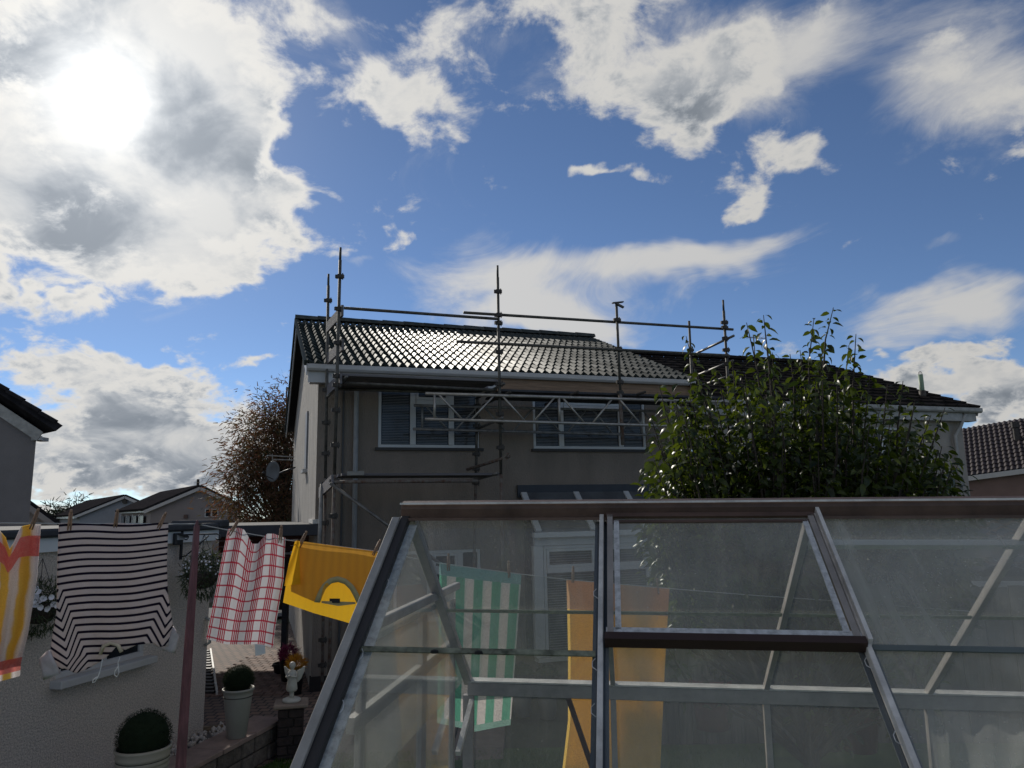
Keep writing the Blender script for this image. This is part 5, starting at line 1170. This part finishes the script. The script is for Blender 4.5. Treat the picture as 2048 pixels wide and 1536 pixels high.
def gpane(x0, x1, n0, n1, side, hz, lift=0., tilt=0.):
    global seed
    seed += 1; gm = glassmat('dusty_glass_%d' % seed, hz, seed=seed * 1.7); b = MB(); up = Vector((0, side * GE, GS)).normalized()
    b.ext([slope(x0, n0, side, lift), slope(x1, n0, side, lift), slope(x1, n1, side, lift + tilt), slope(x0, n1, side, lift + tilt)], (0, 0, 0), up * .003); return b.build('pane', gm, ghs)
HZN = [.045, .08, .20, .24, .24]
for k in range(NB):
    x0, x1 = k * W6 + .012, (k + 1) * W6 - .012; nl = .475 if k == 0 else .445
    if k != 1: gpane(x0, x1, .03, nl, -1, HZN[k], -.004, .004)
    gpane(x0, x1, nl - .015, 1, -1, HZN[k] * .85, -.008)
    if k != 1:
        a, b_ = slope(x0, nl - .006, -1, .002), slope(x1, nl - .006, -1, .002); MB().bar(a, b_, .016, .004, up=(0, -GE, GS)).build('lap_edge', moss if k == 0 else mat('grey_lap', (.10, .12, .115), .6), ghs)
    gpane(x0, x1, .03, .50, 1, .025, -.004); gpane(x0, x1, .49, 1, 1, .025, -.008)
    a, b_ = slope(x0, .495, 1, -.010), slope(x1, .495, 1, -.010); MB().bar(a, b_, .020, .003, up=(0, GE, GS)).build('lap_edge', mat('green_lap', (.34, .34, .24), .6, .3, 40), ghs)
for (n, k) in ((.476, .34), (.476, .52)): q = slope(k * W6 * 1., n, -1, .006); MB().lathe([(.002, -.004), (.011, -.002), (.009, .004), (.002, .006)], 8, Matrix.Translation(q)).build('moss_clump', mat('dark_moss', (.012, .012, .01), .95), ghs)
mat('vent_frame', (.30, .265, .235), .5, .2, 9, metal=.2)
# roof vent in the second bay
v0, v1, va0, va1 = W6 + .014, 2 * W6 - .010, .050, .435; vent = MB().bar(slope(v0, va0, -1, .016), slope(v1, va0, -1, .016), .018, .02, up=(0, -GE, GS)).build('roof_vent', dkal, ghs)
for xx, mm in ((v0 + .011, MATS['vent_frame']), (v1 - .011, MATS['vent_frame'])): MB().bar(slope(xx, va0, -1, .016), slope(xx, va1, -1, .016), .016, .02, up=(0, -GE, GS)).build('stile', mm, vent)
for xx in (v0 + .030, v1 - .030): MB().bar(slope(xx, va0 + .02, -1, .020), slope(xx, va1 - .015, -1, .020), .015, .006, up=(0, -GE, GS)).build('glazing_strip', chalk, vent)
MB().bar(slope(v0, va1 - .014, -1, .020), slope(v1, va1 - .014, -1, .020), .016, .006, up=(0, -GE, GS)).build('glazing_strip', chalk, vent)
MB().bar(slope(v0, va0 + .022, -1, .020), slope(v1, va0 + .022, -1, .020), .010, .006, up=(0, -GE, GS)).build('glazing_strip', dkal, vent)
MB().bar(slope(v0 - .004, va1 + .004, -1, .012), slope(v1 + .006, va1 + .004, -1, .012), .022, .030, up=(0, -GE, GS)).build('bottom_rail', mat('bottom_rail_dark', (.06, .035, .028), .5, metal=.5), vent)
MB().bar(slope(2 * W6 + .004, .03, -1, .020), slope(2 * W6 + .004, .44, -1, .020), .010, .022, up=(0, -GE, GS)).build('side_rail', bral, vent)
seed += 1
MB().ext([slope(v0 + .02, va0 + .01, -1, .017), slope(v1 - .02, va0 + .01, -1, .017), slope(v1 - .02, va1 - .005, -1, .017), slope(v0 + .02, va1 - .005, -1, .017)], (0, 0, 0), Vector((0, -GE, GS)).normalized() * .003).build('pane', glassmat("vent_glass", .11, seed=3.3), vent)
# eaves, posts, walls
GH = -2.15
for side in (1, -1):
    MB().box(0, XR, side * GS - .028, side * GS + .028, -GE - .050, -GE + .004).build('eaves_beam', midal, ghs, bevel=.003)
    MB().box(0, XR, side * GS - .036, side * GS + .036, -GE + .006, -GE + .012).build('eaves_lip', bral, ghs)
for k in range(NB + 1):
    MB().box(k * W6 - (.022 if k in (0, NB) else .012), k * W6 + (.022 if k in (0, NB) else .012), GS - .016, GS + .016, GH, -GE - .052).build('wall_bar', midal, ghs)
for k in range(NB): seed += 1; MB().box(k * W6 + .014, (k + 1) * W6 - .014, GS + .004, GS + .007, GH, -GE - .054).build('wall_pane', glassmat('wall_glass_%d' % k, .025 if k < 3 else .06, seed=seed), ghs)
MB().box(-.02, XR + .02, GS - .05, GS + .05, GH - .1, GH).build('sill_rail', dkal, ghs)
MB().bar((.62 * .70, GS - .03, -GE - .05), (W6 * .98, GS - .03, -GE - .55), .02, .02).build('wind_brace', dkal, ghs); MB().bar((W6 * .0 + .02, GS - .03, -GE - .07), (W6 * -.0 + .02, GS - .30, -GE - .20), .02, .02).build('corner_strut', bral, ghs)
# rear tie bar under the ridge in the bays at the right
MB().bar(slope(2 * W6 + .01, .13, 1, -.02), slope(XR, .13, 1, -.02), .022, .02, up=(0, GE, GS)).build('vent_rail', mat('pale_aluminium', (.66, .67, .66), .4, .1, metal=.4), ghs)
# left gable end with its sliding door
dh = ghl(912, 1168, 0, -.01); dhl = ghl(772, 1196, 0, -.01)
zh = dh.z; yl = zh / GE * GS + .04
MB().box(-.020, .004, yl, dh.y + .02, zh - .022, zh + .006).build('door_track', midal, ghs, bevel=.003)
MB().box(-.030, -.022, yl, dh.y + .02, zh - .06, zh - .028).build('door_head', bral, ghs)
for px, wd in ((724, .016), (845, .030), (905, .016)):
    q = ghl(px, 1330, 0, -.026); MB().box(-.036, -.018, q.y - wd, q.y + wd, GH, zh - .062).build('door_stile', midal, ghs)
zr = ghl(800, 1373, 0, -.026).z; MB().box(-.038, -.016, -.4, ghl(905, 1370, 0, -.026).y, zr - .02, zr + .02).build('door_rail', midal, ghs)
seed += 1; MB().ext([(-.012, -.9, -.72), (-.012, .9, -.72), (-.012, .03, -.05), (-.012, -.03, -.05)], (0, 0, 0), (.003, 0, 0)).build('gable_pane', glassmat('gable_glass', .06, seed=9.), ghs)
MB().box(-.030, -.027, -.35, .8, GH, zh - .065).build('door_pane', glassmat('door_glass', .05, seed=4.), ghs)
MB().box(-.018, .018, -.96, .96, GH - .1, GH).build('gable_sill', dkal, ghs)
MB().ext([(XR + .01, -.9, -.72), (XR + .01, .9, -.72), (XR + .01, .03, -.05), (XR + .01, -.03, -.05)], (0, 0, 0), (.003, 0, 0)).build('gable_pane', MATS['gable_glass'], ghs)

# ------------------------------------------------------------------ in and behind the greenhouse
pots = thing('plant_pot', 'large red plastic planter on the grass beyond the greenhouse', 'plant pot', tuple(atz(1425, 1455, gz(0, 7) + .03)))
MB().lathe([(.20, 0), (.24, .50), (.26, .51), (.26, .56), (.24, .56), (.22, .5)], 24).build('pot_shell', mat('red_plastic', (.16, .025, .022), .5, .2), pots, smooth=True); b = MB(); blob_leaves(b, (0, 0, .6), .16, 160, .07, rng, .2, .8); tag(b.build('stems', dkleaf, pots), kind='stuff')
q = atz(1720, 1500, gz(0, 6) + .03); pots = thing('plant_pot', 'dim maroon planter behind the right side of the greenhouse', 'plant pot', tuple(q)); MB().lathe([(.16, 0), (.22, .45), (.24, .46), (.24, .5), (.2, .48)], 24).build('pot_shell', mat('maroon_plastic', (.09, .014, .016), .5, .2), pots, smooth=True); b = MB(); blob_leaves(b, (0, 0, .5), .15, 120, .07, rng, .2, .8); tag(b.build('stems', dkleaf, pots), kind='stuff')
# neighbour's garage beyond the fence on the right, with a tiled lean-to roof
sg = thing('boundary_fence', 'grey close-boarded fence beyond the greenhouse and pear tree', 'fence', (1.6, 9.3, 0), R(-4))
for i in range(52): MB().box(i * .15, i * .15 + .143, -.012 + .012 * (i % 2), .004 + .012 * (i % 2), 0, 1.75 + random.uniform(-.01, .01)).build('fence_board', mat('fence_board_grey', (.12, .105, .09), .9, .3, 4, .3, 40, rnd=.25, stretch=(8, 8, .5)), sg)
for z in (.35, 1.4): MB().box(0, 7.8, .025, .07, z, z + .08).build('rail', mat('fence_rail', (.10, .085, .07), .9), sg)
for i in range(4): MB().box(i * 2.55, i * 2.55 + .1, .03, .13, -.1, 1.8).build('post', MATS['fence_rail'], sg)
ng = thing('tiled_outbuilding', 'low outbuilding with a tiled roof behind the fence', 'outbuilding', (4.2, 10.6, 0), R(-12))
MB().box(0, 6, 0, 2.2, -.2, 1.75).build('wall', mat('outbuilding_wall', (.24, .22, .2), .9, .1), ng)
wavy(ng, Vector((-.2, -.3, 1.75)), Vector((-.2, 2.2, 2.45)), Vector((6.6, 0, 0)), 9, 24, mat('grey_pantile', (.09, .085, .085), .7, .3, 4)); MB().box(-.2, 6.4, -.38, -.28, 1.62, 1.72).build('gutter', white_m, ng)
# plants and a clear sheet inside the greenhouse
ip = thing('staging_plant', 'pale broad-leaved plant inside the right end of the greenhouse', 'plant', tuple(GM @ Vector((2.15, .55, -1.3))))
b = MB(); bigl = leaf_shape(.16, .10, .5, .3, 4)
for i in range(46): a = i * 2.4; add_leaf(b, (.12 * math.cos(a) * rng.uniform(0, 1), .1 * math.sin(a), rng.uniform(0, .45)), (math.cos(a), math.sin(a), rng.uniform(-.6, .7)), rng.uniform(-.6, .6), bigl, rng.uniform(.5, 1.1))
tag(b.build('foliage', leafmat('pale_leaf', (.14, .15, .12), (.26, .27, .22), .5, .5), ip, smooth=True), kind='stuff'); MB().lathe([(.07, -.28), (.10, -.08), (.11, -.08), (.10, -.04)], 16).build('pot', mat('terracotta', (.24, .11, .07), .8), ip, smooth=True)
sh = MB(); nx, nz = 40, 24
for j in range(nz + 1):
    for i in range(nx + 1):
        s, t_ = i / nx, j / nz; sh.v.append(Vector((1.83 + s * 1.2, GS - .07 - .035 * math.sin(s * 23 + 2 * t_) * (.3 + t_) - .02 * math.sin(s * 57 + t_ * 6), -GE - .06 - t_ * .8)))
for j in range(nz):
    for i in range(nx): a = j * (nx + 1) + i; sh.f.append((a, a + 1, a + nx + 2, a + nx + 1))
sho = sh.build('insulation_sheet', glassmat('bubble_sheet', .22, (.9, .9, .9), 6.0, rough=.2), None, smooth=True); sho.location = GM.translation; sho.rotation_euler = GM.to_euler(); tag(sho, 'crumpled clear plastic sheet hung inside the right end of the greenhouse', 'plastic sheet')

# ------------------------------------------------------------------ stand every empty at the foot of its thing
for o in [o for o in COL.objects if o.type == 'EMPTY' and o.location.length < 1e-6 and o.children]:
    pts = [c.matrix_local @ Vector(q) for c in o.children if c.type == 'MESH' for q in c.bound_box]
    b = Vector(((min(p.x for p in pts) + max(p.x for p in pts)) / 2, min(p.y for p in pts), min(p.z for p in pts)))
    for c in o.children: c.location = c.location - b
    o.location = b
